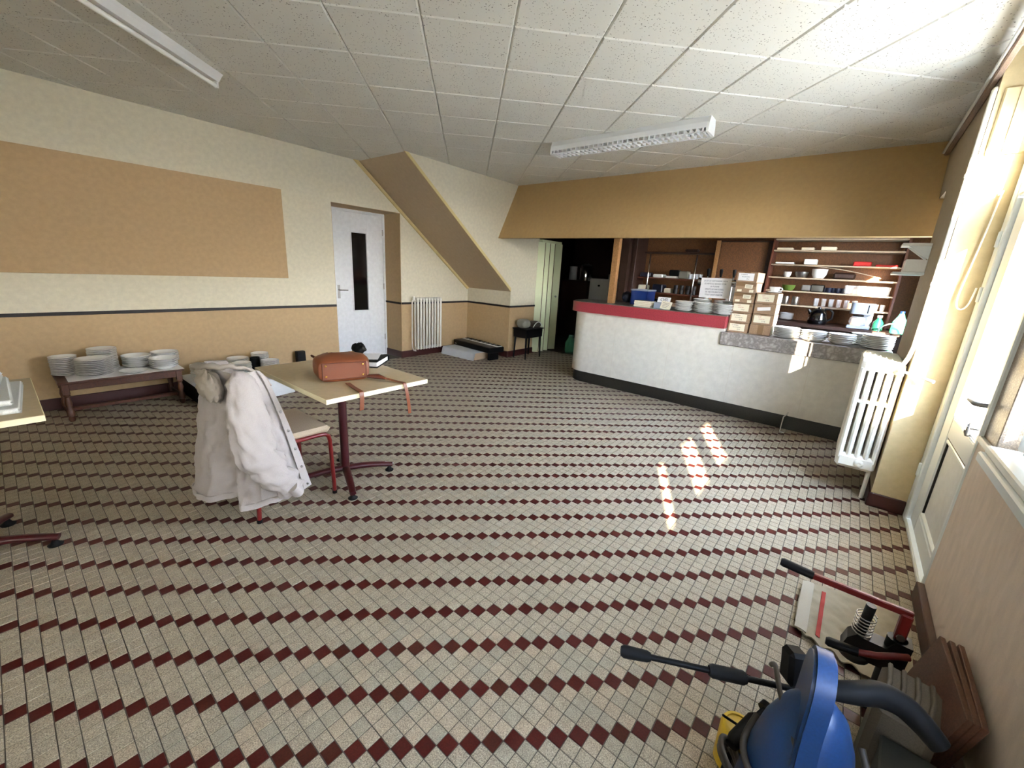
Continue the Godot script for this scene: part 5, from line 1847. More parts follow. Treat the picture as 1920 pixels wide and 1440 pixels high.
func _handbag() -> void:
	# lies on its side, base towards the camera
	var hb := thing("leather_handbag", "tan brown leather handbag lying on its side on the table", "handbag", Vector3(-2.40, 0.7505, -1.30), deg_to_rad(70))
	var nz := noise(5.0, 77)
	# local: x along the bag's width, z from base (+) to opening (-), y up
	var b := B.new()
	b.sheet(40, 22, func(u, v):
		var a: float = u * TAU
		# v runs from the middle of the base over the sides to the mouth
		var z: float
		var k: float
		if v < 0.18:
			k = v / 0.18
			z = 0.115
		elif v < 0.9:
			k = 1.0
			z = lerpf(0.115, -0.19, (v - 0.18) / 0.72)
		else:
			k = lerpf(1.0, 0.0, (v - 0.9) / 0.1)
			z = -0.19
		var q: float = clampf((0.115 - z) / 0.305, 0.0, 1.0)
		var hw: float = lerpf(0.140, 0.170, sin(q * PI)) - 0.05 * q * q
		var hh: float = lerpf(0.062, 0.086, sin(q * PI * 0.85)) - 0.045 * q * q
		var c := cos(a)
		var s := sin(a)
		var n: float = lerpf(0.40, 0.80, q)
		var px: float = signf(c) * pow(absf(c), n) * hw * k
		var py: float = signf(s) * pow(absf(s), n) * hh * k
		var w: float = nz.get_noise_3d(px * 2.0, py * 2.0, z * 2.0) * 0.010 * smoothstep(0.2, 0.5, v)
		return Vector3(px * (1.0 + w * 4.0), maxf(hh * 1.02 + py + w, 0.001), z + 0.02 * sin(px * 20.0) * q))
	obj("body", b, M.leather, hb)
	# base panel seam and metal feet
	var bp := B.new()
	bp.box(Vector3(0, 0.066, 0.1145), Vector3(0.255, 0.108, 0.006), 0.003)
	obj("base_panel", bp, M.leather, hb)
	var sm := B.new()
	var c1 := [Vector3(-0.123, 0.018, 0.118), Vector3(0.123, 0.018, 0.118), Vector3(0.123, 0.115, 0.118), Vector3(-0.123, 0.115, 0.118), Vector3(-0.123, 0.018, 0.118)]
	for k in 4:
		sm.tube([c1[k], c1[k + 1]], 0.0018, 5)
	obj("base_seam", sm, M.leather_dark, hb)
	for p in [Vector3(-0.105, 0.035, 0.1175), Vector3(0.105, 0.035, 0.1175), Vector3(-0.105, 0.1, 0.1175), Vector3(0.105, 0.1, 0.1175)]:
		var st := B.new()
		st.lathe([Vector2(0, 0), Vector2(0.0065, 0), Vector2(0.0055, 0.004), Vector2(0, 0.006)], 10, Transform3D(Basis(Vector3.RIGHT, PI / 2), p))
		obj("metal_foot", st, M.brass, hb)
	# carrying handle at the mouth
	var hd := B.new()
	hd.tube([Vector3(-0.12, 0.10, -0.10), Vector3(-0.15, 0.11, -0.16), Vector3(-0.14, 0.09, -0.23), Vector3(-0.08, 0.06, -0.25), Vector3(-0.05, 0.03, -0.20)], 0.007, 8)
	obj("handle", hd, M.leather_dark, hb)
	for x in [-0.06, 0.07]:
		var tb := B.new()
		tb.box(Vector3(x, 0.146, -0.03), Vector3(0.035, 0.006, 0.05), 0.002)
		var tab := obj("handle_tab", tb, M.leather, hb)
		var rg := B.new()
		rg.box(Vector3(x, 0.151, -0.03), Vector3(0.02, 0.003, 0.012), 0.001)
		obj("buckle", rg, M.brass, tab)
	# shoulder strap: one end hangs over the table edge by the column, the other over the long side
	var inv := Transform3D(Basis(Vector3.UP, deg_to_rad(70)), Vector3(-2.40, 0.7505, -1.30)).affine_inverse()
	var s1 := B.new()
	var p1 := [Vector3(-2.22, 0.757, -1.235), Vector3(-2.12, 0.756, -1.215), Vector3(-2.03, 0.757, -1.20), Vector3(-2.012, 0.752, -1.197), Vector3(-2.006, 0.72, -1.195), Vector3(-2.005, 0.655, -1.19)]
	_strap(s1, p1, 0.013, inv)
	obj("strap", s1, M.leather, hb)
	var s2 := B.new()
	_strap(s2, [Vector3(-2.205, 0.775, -1.40), Vector3(-2.15, 0.768, -1.44), Vector3(-2.08, 0.757, -1.475), Vector3(-2.03, 0.757, -1.485), Vector3(-2.012, 0.752, -1.487), Vector3(-2.003, 0.70, -1.495), Vector3(-2.002, 0.64, -1.505), Vector3(-2.004, 0.56, -1.515)], 0.011, inv)
	obj("strap", s2, M.leather, hb)
	var fl := B.new()
	fl.tube([inv * Vector3(-2.24, 0.772, -1.385), inv * Vector3(-2.19, 0.775, -1.42), inv * Vector3(-2.15, 0.766, -1.445)], [0.022, 0.03, 0.014], 10, true, 0.5)
	obj("strap_end", fl, M.leather_dark, hb)

func _strap(b: B, path: Array, hw: float, xf: Transform3D) -> void:
	var n := 24
	b.sheet(n, 1, func(u, v):
		var p := _cr(path, u)
		var d := (_cr(path, minf(u + 0.03, 1.0)) - _cr(path, maxf(u - 0.03, 0.0)))
		var side := Vector3(-d.z, 0, d.x)
		if side.length() < 0.002:
			side = Vector3(0, 0, 1)
		if absf(d.y) > Vector2(d.x, d.z).length():
			side = Vector3(0, 0, 1)
		side = side.normalized()
		if side.z < 0:
			side = -side
		return xf * (p + side * hw * (v * 2.0 - 1.0)), 0.003)

# ---------------------------------------------------------------- plates
func plate_mesh(r: float, deep: float) -> ArrayMesh:
	var b := B.new()
	b.lathe([Vector2(0, 0), Vector2(r * 0.58, 0), Vector2(r * 0.62, 0.0025), Vector2(r * 0.80, deep * 0.55), Vector2(r * 0.985, deep), Vector2(r, deep + 0.0018), Vector2(r * 0.985, deep + 0.0038), Vector2(r * 0.78, deep * 0.62 + 0.003), Vector2(r * 0.6, 0.0045), Vector2(0, 0.0045)], 28)
	return b.mesh()

func plate_stack(m: ArrayMesh, at: Vector3, count: int, pitch: float, label: String, group: String) -> void:
	for k in count:
		var o := obj("plate", m, M.china)
		o.position = at + Vector3(rng.randf_range(-0.0022, 0.0022), pitch * k, rng.randf_range(-0.0022, 0.0022))
		tag(o, label if count == 1 else label + ", " + ORD_T[count - 1 - k], "plate", group)

func build_plates() -> void:
	var small := plate_mesh(0.09, 0.014)
	var big := plate_mesh(0.122, 0.016)
	var soup := plate_mesh(0.112, 0.030)
	var mid := plate_mesh(0.105, 0.016)
	var y := 0.3545
	plate_stack(small, Vector3(-5.235, y, -0.285), 11, 0.0150, "small white plate in the leftmost stack on the low bench", "leftmost plate stack on the bench")
	plate_stack(big, Vector3(-5.085, y, -0.455), 10, 0.0150, "large white plate in the front left stack on the low bench", "front left plate stack on the bench")
	plate_stack(mid, Vector3(-5.305, y, -0.545), 13, 0.0150, "white plate in the tall rear left stack on the bench", "tall rear plate stack on the bench")
	plate_stack(soup, Vector3(-5.25, y, -0.77), 6, 0.0170, "white soup plate in the middle stack on the low bench", "middle soup plate stack on the bench")
	plate_stack(soup, Vector3(-5.30, y, -0.995), 6, 0.0170, "white soup plate in the rear right stack on the low bench", "rear right soup plate stack on the bench")
	plate_stack(soup, Vector3(-5.075, y, -0.935), 5, 0.0170, "white soup plate in the front right stack on the low bench", "front right soup plate stack on the bench")
	plate_stack(mid, Vector3(-5.035, y, -0.70), 1, 0.0150, "single white plate lying in front of the soup plates on the bench", "")
	var w := 0.1955
	plate_stack(small, Vector3(-4.93, w, -1.19), 12, 0.0150, "small white plate in the stack on the sheet nearest the bench", "plate stack nearest the bench on the sheet")
	plate_stack(small, Vector3(-5.06, w, -1.36), 10, 0.0150, "small white plate in the low stack behind the coat", "low plate stack behind the coat")
	plate_stack(mid, Vector3(-5.12, w, -1.58), 11, 0.0150, "white plate in the tall stack at the wall behind the coat", "tall plate stack at the wall on the sheet")
	plate_stack(small, Vector3(-4.86, w, -1.53), 11, 0.0150, "small white plate in the front stack right of the coat", "front plate stack right of the coat")
	plate_stack(small, Vector3(-5.20, w, -1.83), 12, 0.0150, "small white plate in the rear stack nearest the inner door", "rear plate stack nearest the door")
	plate_stack(small, Vector3(-4.90, w, -1.82), 10, 0.0150, "small white plate in the front stack nearest the table", "front plate stack nearest the table")
	var mug := B.new()
	mug.lathe([Vector2(0, 0), Vector2(0.045, 0), Vector2(0.048, 0.005), Vector2(0.048, 0.17), Vector2(0.043, 0.17), Vector2(0.04, 0.02), Vector2(0, 0.012)], 18, Transform3D(Basis.IDENTITY, Vector3(-5.04, 0.1955, -1.72)))
	tag(obj("black_pot", mug, M.black), "tall black pot among the plate stacks on the sheet", "pot")
	# on the red counter
	var c := 1.1035
	for k in 3:
		plate_stack(mid, Vector3([-1.54, -1.325, -1.108][k], c, -5.10), 7, 0.0155, "white plate on the red counter in the %s front stack" % ["left", "middle", "right"][k], "%s front plate stack on the red counter" % ["left", "middle", "right"][k])
	plate_stack(mid, Vector3(-1.41, c, -5.325), 9, 0.0155, "white plate in the rear left stack under the sale notice", "rear left plate stack on the red counter")
	plate_stack(mid, Vector3(-1.18, c, -5.325), 9, 0.0155, "white plate in the rear right stack under the sale notice", "rear right plate stack on the red counter")
	# on the marble slab
	var s := 0.9315
	plate_stack(big, Vector3(-0.49, s, -5.14), 7, 0.0150, "white plate in the stack beside the cartons on the marble", "plate stack beside the cartons")
	plate_stack(soup, Vector3(-0.253, s, -5.13), 5, 0.0170, "white soup plate in the sunlit stack on the marble", "sunlit soup plate stack on the marble")
	plate_stack(soup, Vector3(-0.027, s, -5.13), 5, 0.0170, "white soup plate in the shaded stack on the marble", "shaded soup plate stack on the marble")
	plate_stack(mid, Vector3(0.14, s, -5.32), 7, 0.0155, "white plate in the stack left of the last one on the marble", "second last plate stack on the marble")
	plate_stack(big, Vector3(0.235, s, -5.10), 8, 0.0155, "white plate in the last stack by the right wall on the marble", "last plate stack on the marble")

# ---------------------------------------------------------------- corner under the stairs
func build_corner() -> void:
	var ra := thing("column_radiator", "slim white column radiator on the wall beside the inner door", "radiator", Vector3(-5.365, 0.115, -4.215))
	for s in 9:
		var b := B.new()
		for x in [-0.035, 0.035]:
			b.tube([Vector3(x, 0.03, 0), Vector3(x, 0.81, 0)], 0.0165, 10)
		b.box(Vector3(0, 0.815, 0), Vector3(0.11, 0.05, 0.046), 0.018)
		b.box(Vector3(0, 0.03, 0), Vector3(0.11, 0.05, 0.046), 0.018)
		var o := obj("section", b, M.radiator, ra)
		o.position = Vector3(0, 0, -0.059 * s)
	var p := B.new()
	p.tube([Vector3(0, 0.80, 0.02), Vector3(0, 0.80, 0.05), Vector3(0.0, 0.79, 0.075), Vector3(0.0, 0.76, 0.085), Vector3(0.0, 0.10, 0.09), Vector3(0.0, 0.04, 0.085), Vector3(0.0, 0.0, 0.06), Vector3(0.0, -0.012, 0.02), Vector3(-0.07, -0.012, -0.02)], 0.011, 10)
	obj("feed_pipe", p, M.radiator, ra)
	var v := B.new()
	v.cyl(Vector3(0.0, 0.80, 0.055), Vector3(0.0, 0.86, 0.055), 0.019, 12, 0.017, 0.004)
	obj("valve", v, M.radiator, ra)
	# white draped box and the keyboard
	var bx := B.new()
	bx.bb(Vector3(-5.31, 0, -5.36), Vector3(-4.60, 0.12, -4.76), 0.006)
	tag(obj("low_box", bx, M.card_light), "low box under the white cloth in the stair corner", "box")
	var cl := B.new()
	cl.sheet(30, 20, func(u, w):
		var x: float = lerpf(-5.335, -4.56, u)
		var s: float = w * 0.42
		var z: float
		var y: float
		if s < 0.28:
			z = -5.03 + s
			y = 0.126
		else:
			z = -4.748 + 0.035 * (s - 0.28) / 0.14 + 0.006 * sin(x * 40.0)
			y = 0.126 - (s - 0.28) * 0.86
		return Vector3(x, y, z), 0.002)
	tag(obj("white_cloth", cl, M.sheet), "white cloth draped over the box under the keyboard", "cloth")
	var kb := thing("electronic_keyboard", "dark electric keyboard lying in the corner under the stairs", "keyboard", Vector3(-4.86, 0.131, -5.10), deg_to_rad(-7))
	var k1 := B.new()
	k1.box(Vector3(0, 0.045, -0.02), Vector3(0.98, 0.088, 0.32), 0.01)
	obj("body", k1, M.black, kb)
	var k2 := B.new()
	k2.box(Vector3(0, 0.091, 0.03), Vector3(0.93, 0.006, 0.14), 0.001)
	obj("panel", k2, M.grey_dusty, kb)
	for k in 28:
		var kk := B.new()
		kk.box(Vector3(-0.452 + 0.0335 * k, 0.095, -0.09), Vector3(0.031, 0.008, 0.12), 0.0015)
		obj("white_key", kk, M.white, kb)
	for k in 27:
		if k % 7 in [2, 6]:
			continue
		var kk := B.new()
		kk.box(Vector3(-0.435 + 0.0335 * k, 0.103, -0.115), Vector3(0.015, 0.01, 0.07), 0.0015)
		obj("black_key", kk, M.black, kb)
	var k3 := B.new()
	k3.box(Vector3(-0.42, 0.03, 0.142), Vector3(0.05, 0.012, 0.003), 0.0)
	obj("badge", k3, M.white, kb)
	for x in [-0.42, 0.40]:
		var lg := B.new()
		lg.box(Vector3(x, -0.065, -0.02), Vector3(0.05, 0.13, 0.2), 0.004)
		if x > 0:
			obj("support", lg, M.black, kb)
	# small dark table with a cloth bag
	var st := thing("sewing_table", "small dark table on thin legs beside the folding door", "table", Vector3(-4.265, 0, -5.74))
	var s1 := B.new()
	s1.bb(Vector3(-0.14, 0.36, -0.23), Vector3(0.14, 0.50, 0.23), 0.006)
	obj("box", s1, M.black, st)
	var s2 := B.new()
	s2.bb(Vector3(-0.155, 0.50, -0.25), Vector3(0.155, 0.515, 0.25), 0.004)
	obj("top", s2, M.black, st)
	for x in [-0.115, 0.115]:
		for z in [-0.2, 0.2]:
			var lg := B.new()
			lg.cyl(Vector3(x * 1.1, 0, z * 1.05), Vector3(x, 0.37, z), 0.011, 10, 0.018)
			obj("leg", lg, M.black, st)
	var nz := noise(6.0, 88)
	var bgs := [[Vector3(-4.285, 0.516, -5.62), Vector3(0.10, 0.075, 0.10), M.bag_cloth, "square grey cloth bag at the back of the dark table"], [Vector3(-4.235, 0.516, -5.855), Vector3(0.09, 0.055, 0.11), M.grey_dusty, "bulging grey bundle with pale straps on the dark table"]]
	for e in bgs:
		var c: Vector3 = e[0]
		var r: Vector3 = e[1]
		var bb := B.new()
		bb.sheet(24, 14, func(u, w):
			var a: float = u * TAU
			var h: float = w * PI
			var k: float = 1.0 + 0.22 * nz.get_noise_3d(cos(a) * 0.5 + c.x, w, sin(a) * 0.5)
			var cx: float = signf(cos(a)) * pow(absf(cos(a)), 0.6)
			var sz: float = signf(sin(a)) * pow(absf(sin(a)), 0.6)
			return c + Vector3(r.x * k * pow(sin(h), 0.6) * cx, r.y * (1.0 - signf(cos(h)) * pow(absf(cos(h)), 0.7)), -r.z * k * pow(sin(h), 0.6) * sz))
		tag(obj("cloth_bag", bb, e[2]), e[3], "bag")
	var sp := B.new()
	var sppts := []
	for k in 15:
		var a := PI * k / 14.0
		sppts.append(Vector3(-4.135 + 0.015 * sin(a * 2.0), 0.535 + 0.085 * sin(a), -5.83 + 0.13 * cos(a)))
	sp.tube(sppts, 0.008, 6)
	tag(obj("pale_strap", sp, M.linen), "pale strap looped over the grey bundle on the dark table", "strap")
	var jr := B.new()
	jr.lathe([Vector2(0, 0), Vector2(0.09, 0), Vector2(0.11, 0.06), Vector2(0.10, 0.2), Vector2(0.05, 0.28), Vector2(0.045, 0.34), Vector2(0, 0.34)], 18, Transform3D(Basis.IDENTITY, Vector3(-4.0, 0.0, -6.75)))
	tag(obj("demijohn", jr, M.bottle), "dim glass demijohn on the floor behind the folding door", "bottle")

# ---------------------------------------------------------------- ceiling lamps, both switched off
func build_lamps() -> void:
	var l := thing("louvre_light", "white fluorescent ceiling light with a louvre grid near the bar", "ceiling light", Vector3(-1.96, 0, -3.93))
	var b := B.new()
	var prof := PackedVector2Array([Vector2(-0.06, HC), Vector2(0.06, HC), Vector2(0.078, HC - 0.045), Vector2(0.084, HC - 0.088), Vector2(0.078, HC - 0.088), Vector2(0.07, HC - 0.05), Vector2(-0.07, HC - 0.05), Vector2(-0.078, HC - 0.088), Vector2(-0.084, HC - 0.088), Vector2(-0.078, HC - 0.045)])
	var yz := Transform3D(Basis(Vector3(0, 0, 1), Vector3(0, 1, 0), Vector3(-1, 0, 0)), Vector3.ZERO)
	b.prism(prof, -0.745, 0.745, yz)
	obj("housing", b, M.diffuser, l)
	for s in [-1.0, 1.0]:
		var e := B.new()
		e.prism(PackedVector2Array([Vector2(-0.06, HC), Vector2(0.06, HC), Vector2(0.082, HC - 0.05), Vector2(0.088, HC - 0.12), Vector2(-0.088, HC - 0.12), Vector2(-0.082, HC - 0.05)]), s * 0.745, s * 0.765, yz)
		obj("end_cap", e, M.white, l)
	for s in [-0.03, 0.03]:
		var t := B.new()
		t.cyl(Vector3(-0.72, HC - 0.07, s), Vector3(0.72, HC - 0.07, s), 0.013, 12)
		obj("lamp_tube", t, M.lamp_tube, l)
	var bl := B.new()
	bl.box(Vector3.ZERO, Vector3(0.012, 0.036, 0.166), 0.001)
	var bm := bl.mesh()
	for k in 30:
		var o := obj("louvre_blade", bm, M.diffuser, l)
		o.position = Vector3(-0.72 + 1.44 * k / 29.0, HC - 0.1, 0)
	var sp := B.new()
	sp.box(Vector3(0, HC - 0.116, 0.081), Vector3(1.48, 0.006, 0.008), 0.001)
	sp.box(Vector3(0, HC - 0.116, -0.081), Vector3(1.48, 0.006, 0.008), 0.001)
	sp.box(Vector3(0, HC - 0.1, 0), Vector3(1.48, 0.03, 0.003), 0.0)
	obj("spine", sp, M.diffuser, l)
	# bare batten
	var q := thing("tube_light", "long bare fluorescent tube fitting on the ceiling at upper left", "ceiling light", Vector3(-3.52, HC, -0.745), -atan2(0.76, 0.65) + PI)
	var h := B.new()
	h.prism(PackedVector2Array([Vector2(-0.055, 0), Vector2(0.055, 0), Vector2(0.04, -0.018), Vector2(0.018, -0.05), Vector2(-0.018, -0.05), Vector2(-0.04, -0.018)]), -0.76, 0.76, yz)
	obj("housing", h, M.diffuser, q)
	var t := B.new()
	t.cyl(Vector3(-0.745, -0.078, 0.0), Vector3(0.745, -0.078, 0.0), 0.014, 12)
	obj("lamp_tube", t, M.lamp_tube, q)
	for s in [-1.0, 1.0]:
		var c := B.new()
		c.box(Vector3(s * 0.75, -0.062, 0), Vector3(0.022, 0.06, 0.032), 0.004)
		obj("socket", c, M.white, q)

# ---------------------------------------------------------------- tools on the floor at the right
func build_tools() -> void:
	# floor cloth
	var fc := thing("floor_cloth", "beige floor cloth with two red stripes spread under the tools", "cloth")
	var nz := noise(4.0, 91)
	var corner := func(u, v):
		var a := Vector3(0.085, 0, -2.36).lerp(Vector3(0.50, 0, -2.44), u)
		var b := Vector3(0.085, 0, -1.955).lerp(Vector3(0.47, 0, -1.84), u)
		return a.lerp(b, v)
	var f1 := B.new()
	f1.sheet(40, 36, func(u, v):
		var p: Vector3 = corner.call(u, v)
		var r: float = 0.05 * pow(absf(u - 0.5) * 2.0, 6.0) * pow(absf(v - 0.5) * 2.0, 6.0)
		p = p.lerp(Vector3(0.29, 0, -2.15), r * 2.2)
		return p + Vector3(0, 0.010 + 0.006 * nz.get_noise_2d(u, v * 1.3) + 0.006 * smoothstep(0.86, 1.0, v) * (1.0 + sin(u * 40.0)) , 0.008 * sin(u * 31.0) * smoothstep(0.8, 1.0, v)), 0.006)
	obj("cloth", f1, M.floorcloth, fc)
	for e in [[0.205, 0.245, 0.12, 0.90], [0.90, 0.935, 0.1, 0.95]]:
		var s := B.new()
		s.sheet(4, 30, func(u, v):
			var uu: float = lerpf(e[0], e[1], u)
			var vv: float = lerpf(e[2], e[3], v)
			var p: Vector3 = corner.call(uu, vv)
			return p + Vector3(0, 0.0178 + 0.006 * nz.get_noise_2d(uu, vv * 1.3) + 0.006 * smoothstep(0.86, 1.0, vv) * (1.0 + sin(uu * 40.0)), 0.008 * sin(uu * 31.0) * smoothstep(0.8, 1.0, vv)), 0.002)
		obj("stripe", s, M.stripe, fc)
	var fold := B.new()
	fold.sheet(6, 30, func(u, v):
		var p: Vector3 = corner.call(0.012 + 0.11 * u, 0.04 + 0.92 * v)
		return p + Vector3(0, 0.0185 + 0.004 * sin(u * PI) + 0.003 * sin(v * 9.0), 0), 0.004)
	obj("turned_edge", fold, M.cloth_edge, fc)
	# lever press
	var lp := thing("lever_press", "black iron bench tool with two long red levers and a spring", "hand tool", Vector3(0.359, -0.1527, -1.79))
	lp.scale = Vector3.ONE * 1.105
	var a := B.new()
	a.cyl(Vector3(0, 0.1385, 0), Vector3(0, 0.40, 0), 0.026, 14)
	a.box(Vector3(0, 0.146, 0), Vector3(0.075, 0.012, 0.12), 0.004)
	obj("post", a, M.iron, lp)
	var jw := B.new()
	jw.prism(PackedVector2Array([Vector2(-0.125, 0.30), Vector2(-0.115, 0.285), Vector2(0.03, 0.29), Vector2(0.035, 0.40), Vector2(-0.005, 0.40), Vector2(-0.02, 0.365), Vector2(-0.075, 0.365), Vector2(-0.095, 0.37), Vector2(-0.115, 0.345)]), -0.028, 0.028)
	obj("jaw", jw, M.iron, lp)
	var fo := B.new()
	fo.cyl(Vector3(-0.085, 0.27, 0.0), Vector3(-0.085, 0.295, 0.0), 0.042, 16, -1.0, 0.004)
	obj("pressing_foot", fo, M.iron, lp)
	var rm := B.new()
	rm.cyl(Vector3(-0.085, 0.36, 0), Vector3(-0.08, 0.475, 0), 0.014, 12)
	obj("ram", rm, M.iron, lp)
	var sg := B.new()
	var sp := []
	for k in 73:
		var t := k / 72.0
		sp.append(Vector3(-0.0835 + 0.026 * cos(t * TAU * 6.0), 0.368 + 0.07 * t, 0.026 * sin(t * TAU * 6.0)))
	sg.tube(sp, 0.0022, 5)
	obj("spring", sg, M.steel, lp)
	var up := B.new()
	up.bb(Vector3(-0.012, 0.40, -0.014), Vector3(0.016, 0.495, 0.014), 0.004)
	obj("bracket", up, M.lever_red, lp)
	for pz in [-0.016, 0.016]:
		var bo := B.new()
		bo.cyl(Vector3(0.002, 0.415, pz * 0.9), Vector3(0.002, 0.415, pz * 1.3), 0.011, 8)
		obj("bolt", bo, M.steel, lp)
	var lv := B.new()
	lv.box(Vector3(-0.115, 0.497, 0), Vector3(0.26, 0.022, 0.016), 0.003)
	var lev := obj("lever", lv, M.lever_red, lp)
	var gr := B.new()
	gr.tube([Vector3(-0.338, 0.502, 0), Vector3(-0.33, 0.502, 0), Vector3(-0.24, 0.497, 0)], [0.013, 0.017, 0.016], 12, true, 0.85)
	obj("grip", gr, M.black, lev)
	var l2 := B.new()
	l2.tube([Vector3(0.03, 0.375, 0.035), Vector3(0.0, 0.37, 0.05), Vector3(-0.04, 0.352, 0.062), Vector3(-0.09, 0.337, 0.07)], 0.0105, 8)
	var lev2 := obj("lever", l2, M.lever_red, lp)
	var g2 := B.new()
	g2.tube([Vector3(-0.085, 0.338, 0.07), Vector3(-0.16, 0.331, 0.074), Vector3(-0.168, 0.331, 0.074)], [0.016, 0.017, 0.012], 12, true, 0.85)
	obj("grip", g2, M.black, lev2)
	# wire ring on the cloth
	var wr := B.new()
	var wp := []
	for k in 25:
		var t := TAU * k / 24.0
		wp.append(Vector3(0.455 + 0.02 * cos(t), 0.026 + 0.004 * sin(t), -1.965 + 0.02 * sin(t)))
	wr.tube(wp, 0.002, 5)
	tag(obj("wire_ring", wr, M.iron), "small iron wire ring lying on the floor cloth", "ring")
	# boards leaning on the wall
	for k in 3:
		var bd := B.new()
		bd.box(Vector3(0, 0.155, 0), Vector3(0.016, 0.31, 0.36), 0.002, Basis.IDENTITY)
		var o := obj("wooden_board", bd, M.wood_board)
		o.position = Vector3(0.425 + 0.0185 * k, 0.003, -1.70)
		o.rotation.z = -0.20
		o.rotation.y = [0.05, 0.02, 0.0][k]
		tag(o, "reddish brown board leaning on the wall, %s of three" % ["front", "middle", "rear"][k], "board", "boards leaning under the window")
	# dusty machine and dark green case
	var dm := thing("dusty_housing", "dusty grey machine housing between the boards and the blue washer", "housing", Vector3(0.345, 0, -1.415), deg_to_rad(-8))
	var d1 := B.new()
	d1.box(Vector3(0, 0.19, 0), Vector3(0.13, 0.38, 0.20), 0.02)
	obj("shell", d1, M.grey_dusty, dm)
	for k in 4:
		var rb := B.new()
		rb.tube([Vector3(-0.05 + 0.03 * k, 0.384, -0.08), Vector3(-0.045 + 0.03 * k, 0.388, 0.0), Vector3(-0.05 + 0.03 * k, 0.384, 0.08)], 0.006, 6)
		obj("rib", rb, M.grey_dusty, dm)
	var cs := thing("green_case", "dark green tool case standing at the bottom right corner", "case", Vector3(0.395, 0, -1.20), deg_to_rad(-4))
	var c1 := B.new()
	c1.box(Vector3(0, 0.148, 0), Vector3(0.21, 0.296, 0.20), 0.012)
	obj("shell", c1, M.case_green, cs)
	var c2 := B.new()
	c2.box(Vector3(0, 0.30, 0), Vector3(0.215, 0.012, 0.205), 0.004)
	obj("lid", c2, M.case_green, cs)
	# pressure washer
	var pw := thing("pressure_washer", "blue upright pressure washer with its lance and coiled hose", "pressure washer", Vector3(0.128, 0, -1.055))
	var b1 := B.new()
	b1.lathe([Vector2(0, 0.02), Vector2(0.10, 0.02), Vector2(0.118, 0.05), Vector2(0.122, 0.18), Vector2(0.112, 0.32), Vector2(0.092, 0.42), Vector2(0.066, 0.49), Vector2(0.035, 0.525), Vector2(0, 0.53)], 32, Transform3D(Basis(Vector3.UP, 0.4), Vector3.ZERO), 0.85)
	obj("body", b1, M.blue, pw)
	var b2 := B.new()
	var arch := PackedVector2Array()
	for k in 17:
		var t := PI * k / 16.0
		arch.append(Vector2(0.078 * cos(t), 0.50 + 0.155 * pow(sin(t), 0.55)))
	arch.append(Vector2(-0.09, 0.40))
	arch.append(Vector2(0.095, 0.40))
	var fin := Transform3D(Basis(Vector3.UP, 0.12) * Basis(Vector3(0, 0, 1), Vector3(0, 1, 0), Vector3(-1, 0, 0)), Vector3(-0.012, 0, 0.01))
	b2.prism(arch, -0.016, 0.016, fin, true)
	var inner := PackedVector2Array()
	for v in arch:
		inner.append(Vector2(v.x * 0.90, 0.40 + (v.y - 0.40) * 0.965))
	b2.prism(inner, -0.022, 0.022, fin, true)
	obj("handle", b2, M.blue, pw)
	var b3 := B.new()
	for k in 7:
		b3.box(Vector3(-0.055, 0.28 + 0.018 * k, 0.082 - 0.004 * k), Vector3(0.055, 0.006, 0.008), 0.0015, Basis(Vector3.UP, -0.55))
	obj("vent", b3, M.black, pw)
	var b4 := B.new()
	b4.box(Vector3(-0.05, 0.47, -0.135), Vector3(0.05, 0.09, 0.06), 0.01, Basis(Vector3.UP, 0.5) * Basis(Vector3.RIGHT, -0.3))
	obj("lance_holder", b4, M.black, pw)
	for x in [-0.13, 0.13]:
		var wl := B.new()
		wl.cyl(Vector3(x - 0.018, 0.075, -0.05), Vector3(x + 0.018, 0.075, -0.05), 0.075, 22, -1.0, 0.008)
		obj("wheel", wl, M.rubber, pw)
	var ln := B.new()
	var A := Vector3(-0.449, 0.36, 0.032)
	var Bp := Vector3(-0.02, 0.36, -0.188)
	ln.tube([A, A.lerp(Bp, 0.3), Bp], 0.0085, 10)
	var lance := obj("lance", ln, M.black, pw)
	var nzl := B.new()
	nzl.tube([A.lerp(Bp, -0.02), A, A.lerp(Bp, 0.14), A.lerp(Bp, 0.16)], [0.013, 0.0185, 0.016, 0.012], 14)
	obj("nozzle", nzl, M.rubber, lance)
	var clr := B.new()
	clr.tube([A.lerp(Bp, 0.50), A.lerp(Bp, 0.52), A.lerp(Bp, 0.69), A.lerp(Bp, 0.71)], [0.014, 0.019, 0.019, 0.014], 14)
	obj("collar", clr, M.rubber, lance)
	# hoses and cables
	var h1 := B.new()
	var hpts := []
	for q in [Vector3(-0.098, 0.43, -0.145), Vector3(-0.09, 0.47, -0.10), Vector3(-0.07, 0.48, -0.01), Vector3(-0.04, 0.46, 0.05), Vector3(0.0, 0.41, 0.09), Vector3(0.03, 0.36, 0.115)]:
		hpts.append(q)
	var sm := []
	for k in 21:
		sm.append(_cr(hpts, k / 20.0))
	h1.tube(sm, 0.0065, 8)
	obj("cable", h1, M.hose, pw)
	var h2 := B.new()
	var ring := [Vector3(-0.10, 0.36, -0.03), Vector3(-0.115, 0.32, 0.03), Vector3(-0.09, 0.30, 0.08), Vector3(-0.03, 0.285, 0.115), Vector3(0.04, 0.285, 0.11), Vector3(0.10, 0.31, 0.05), Vector3(0.13, 0.34, -0.03), Vector3(0.11, 0.38, -0.09)]
	sm = []
	for k in 33:
		sm.append(_cr(ring, k / 32.0))
	h2.tube(sm, 0.0085, 9)
	obj("hose", h2, M.hose, pw)
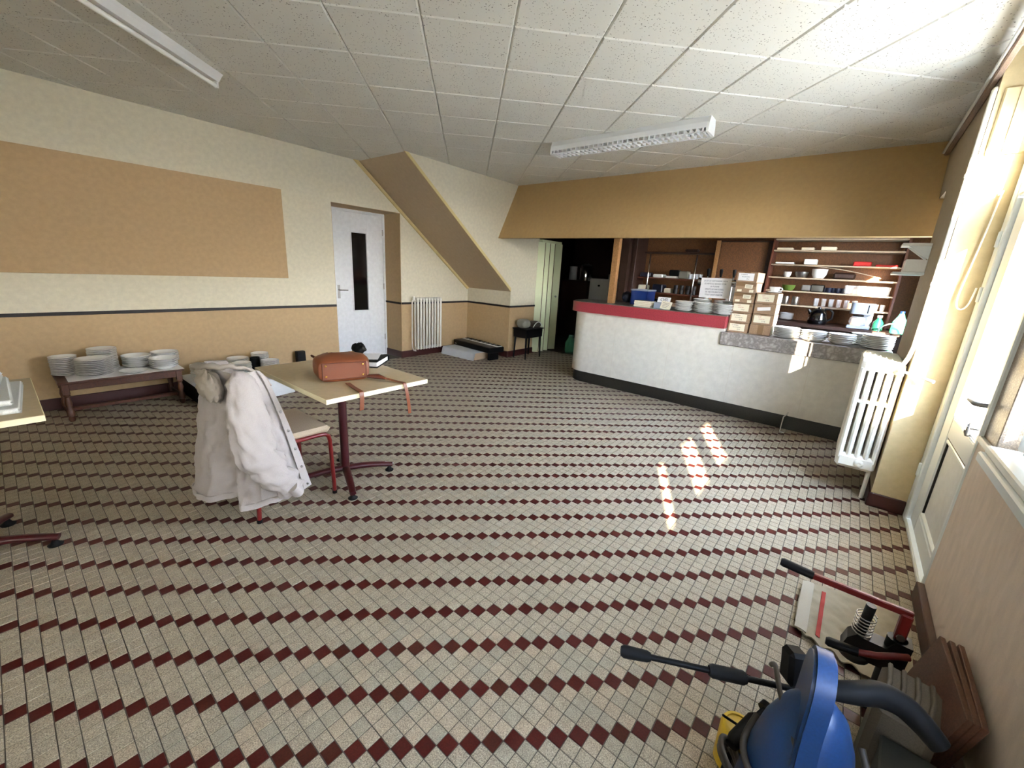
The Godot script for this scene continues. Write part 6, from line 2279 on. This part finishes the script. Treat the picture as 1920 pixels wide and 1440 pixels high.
	for c in 3:
		var h3 := B.new()
		sm = []
		for k in 29:
			var t := TAU * k / 28.0
			sm.append(Vector3(-0.135 + 0.028 * cos(t), 0.19 + 0.05 * sin(t) + 0.012 * c, 0.0 + (0.065 + 0.006 * c) * sin(t + 0.4)))
		h3.tube(sm, 0.0075, 8)
		obj("hose_coil", h3, M.hose, pw)
	# fat black hose
	var fh := B.new()
	sm = []
	for k in 25:
		sm.append(_cr([Vector3(0.155, 0.49, -1.15), Vector3(0.20, 0.505, -1.165), Vector3(0.245, 0.505, -1.20), Vector3(0.29, 0.495, -1.215), Vector3(0.33, 0.475, -1.21), Vector3(0.365, 0.45, -1.20)], k / 24.0))
	var fr := []
	for k in 25:
		fr.append(0.022 + 0.007 * sin(PI * k / 24.0))
	fh.tube(sm, fr, 14)
	tag(obj("suction_hose", fh, M.rubber), "thick black curved hose piece lying over the green case", "hose")
	# black spray head and yellow can
	var sh := thing("spray_head", "black cylindrical spray attachment with a knob left of the washer", "nozzle")
	var s1 := B.new()
	s1.tube([Vector3(-0.010, 0.20, -1.095), Vector3(-0.004, 0.205, -1.115), Vector3(0.026, 0.23, -1.19), Vector3(0.030, 0.232, -1.20)], [0.016, 0.021, 0.02, 0.014], 14)
	obj("body", s1, M.rubber, sh)
	var s2 := B.new()
	s2.tube([Vector3(0.03, 0.233, -1.20), Vector3(0.045, 0.242, -1.235)], 0.009, 10)
	s2.tube([Vector3(0.043, 0.241, -1.232), Vector3(0.05, 0.246, -1.248)], 0.019, 12)
	obj("knob", s2, M.black, sh)
	var yc := thing("yellow_can", "round yellow can half hidden beside the blue washer", "can", Vector3(-0.005, 0, -1.215))
	var y1 := B.new()
	y1.lathe([Vector2(0, 0), Vector2(0.046, 0), Vector2(0.049, 0.006), Vector2(0.049, 0.14), Vector2(0.045, 0.15), Vector2(0.036, 0.152), Vector2(0.036, 0.146), Vector2(0, 0.146)], 22)
	obj("body", y1, M.yellow, yc)
	var y2 := B.new()
	var yp := []
	for k in 15:
		var t := PI * k / 14.0
		yp.append(Vector3(0.045 * cos(t), 0.152 + 0.02 * sin(t), 0.02 * sin(t)))
	y2.tube(yp, 0.004, 6)
	obj("handle", y2, M.black, yc)
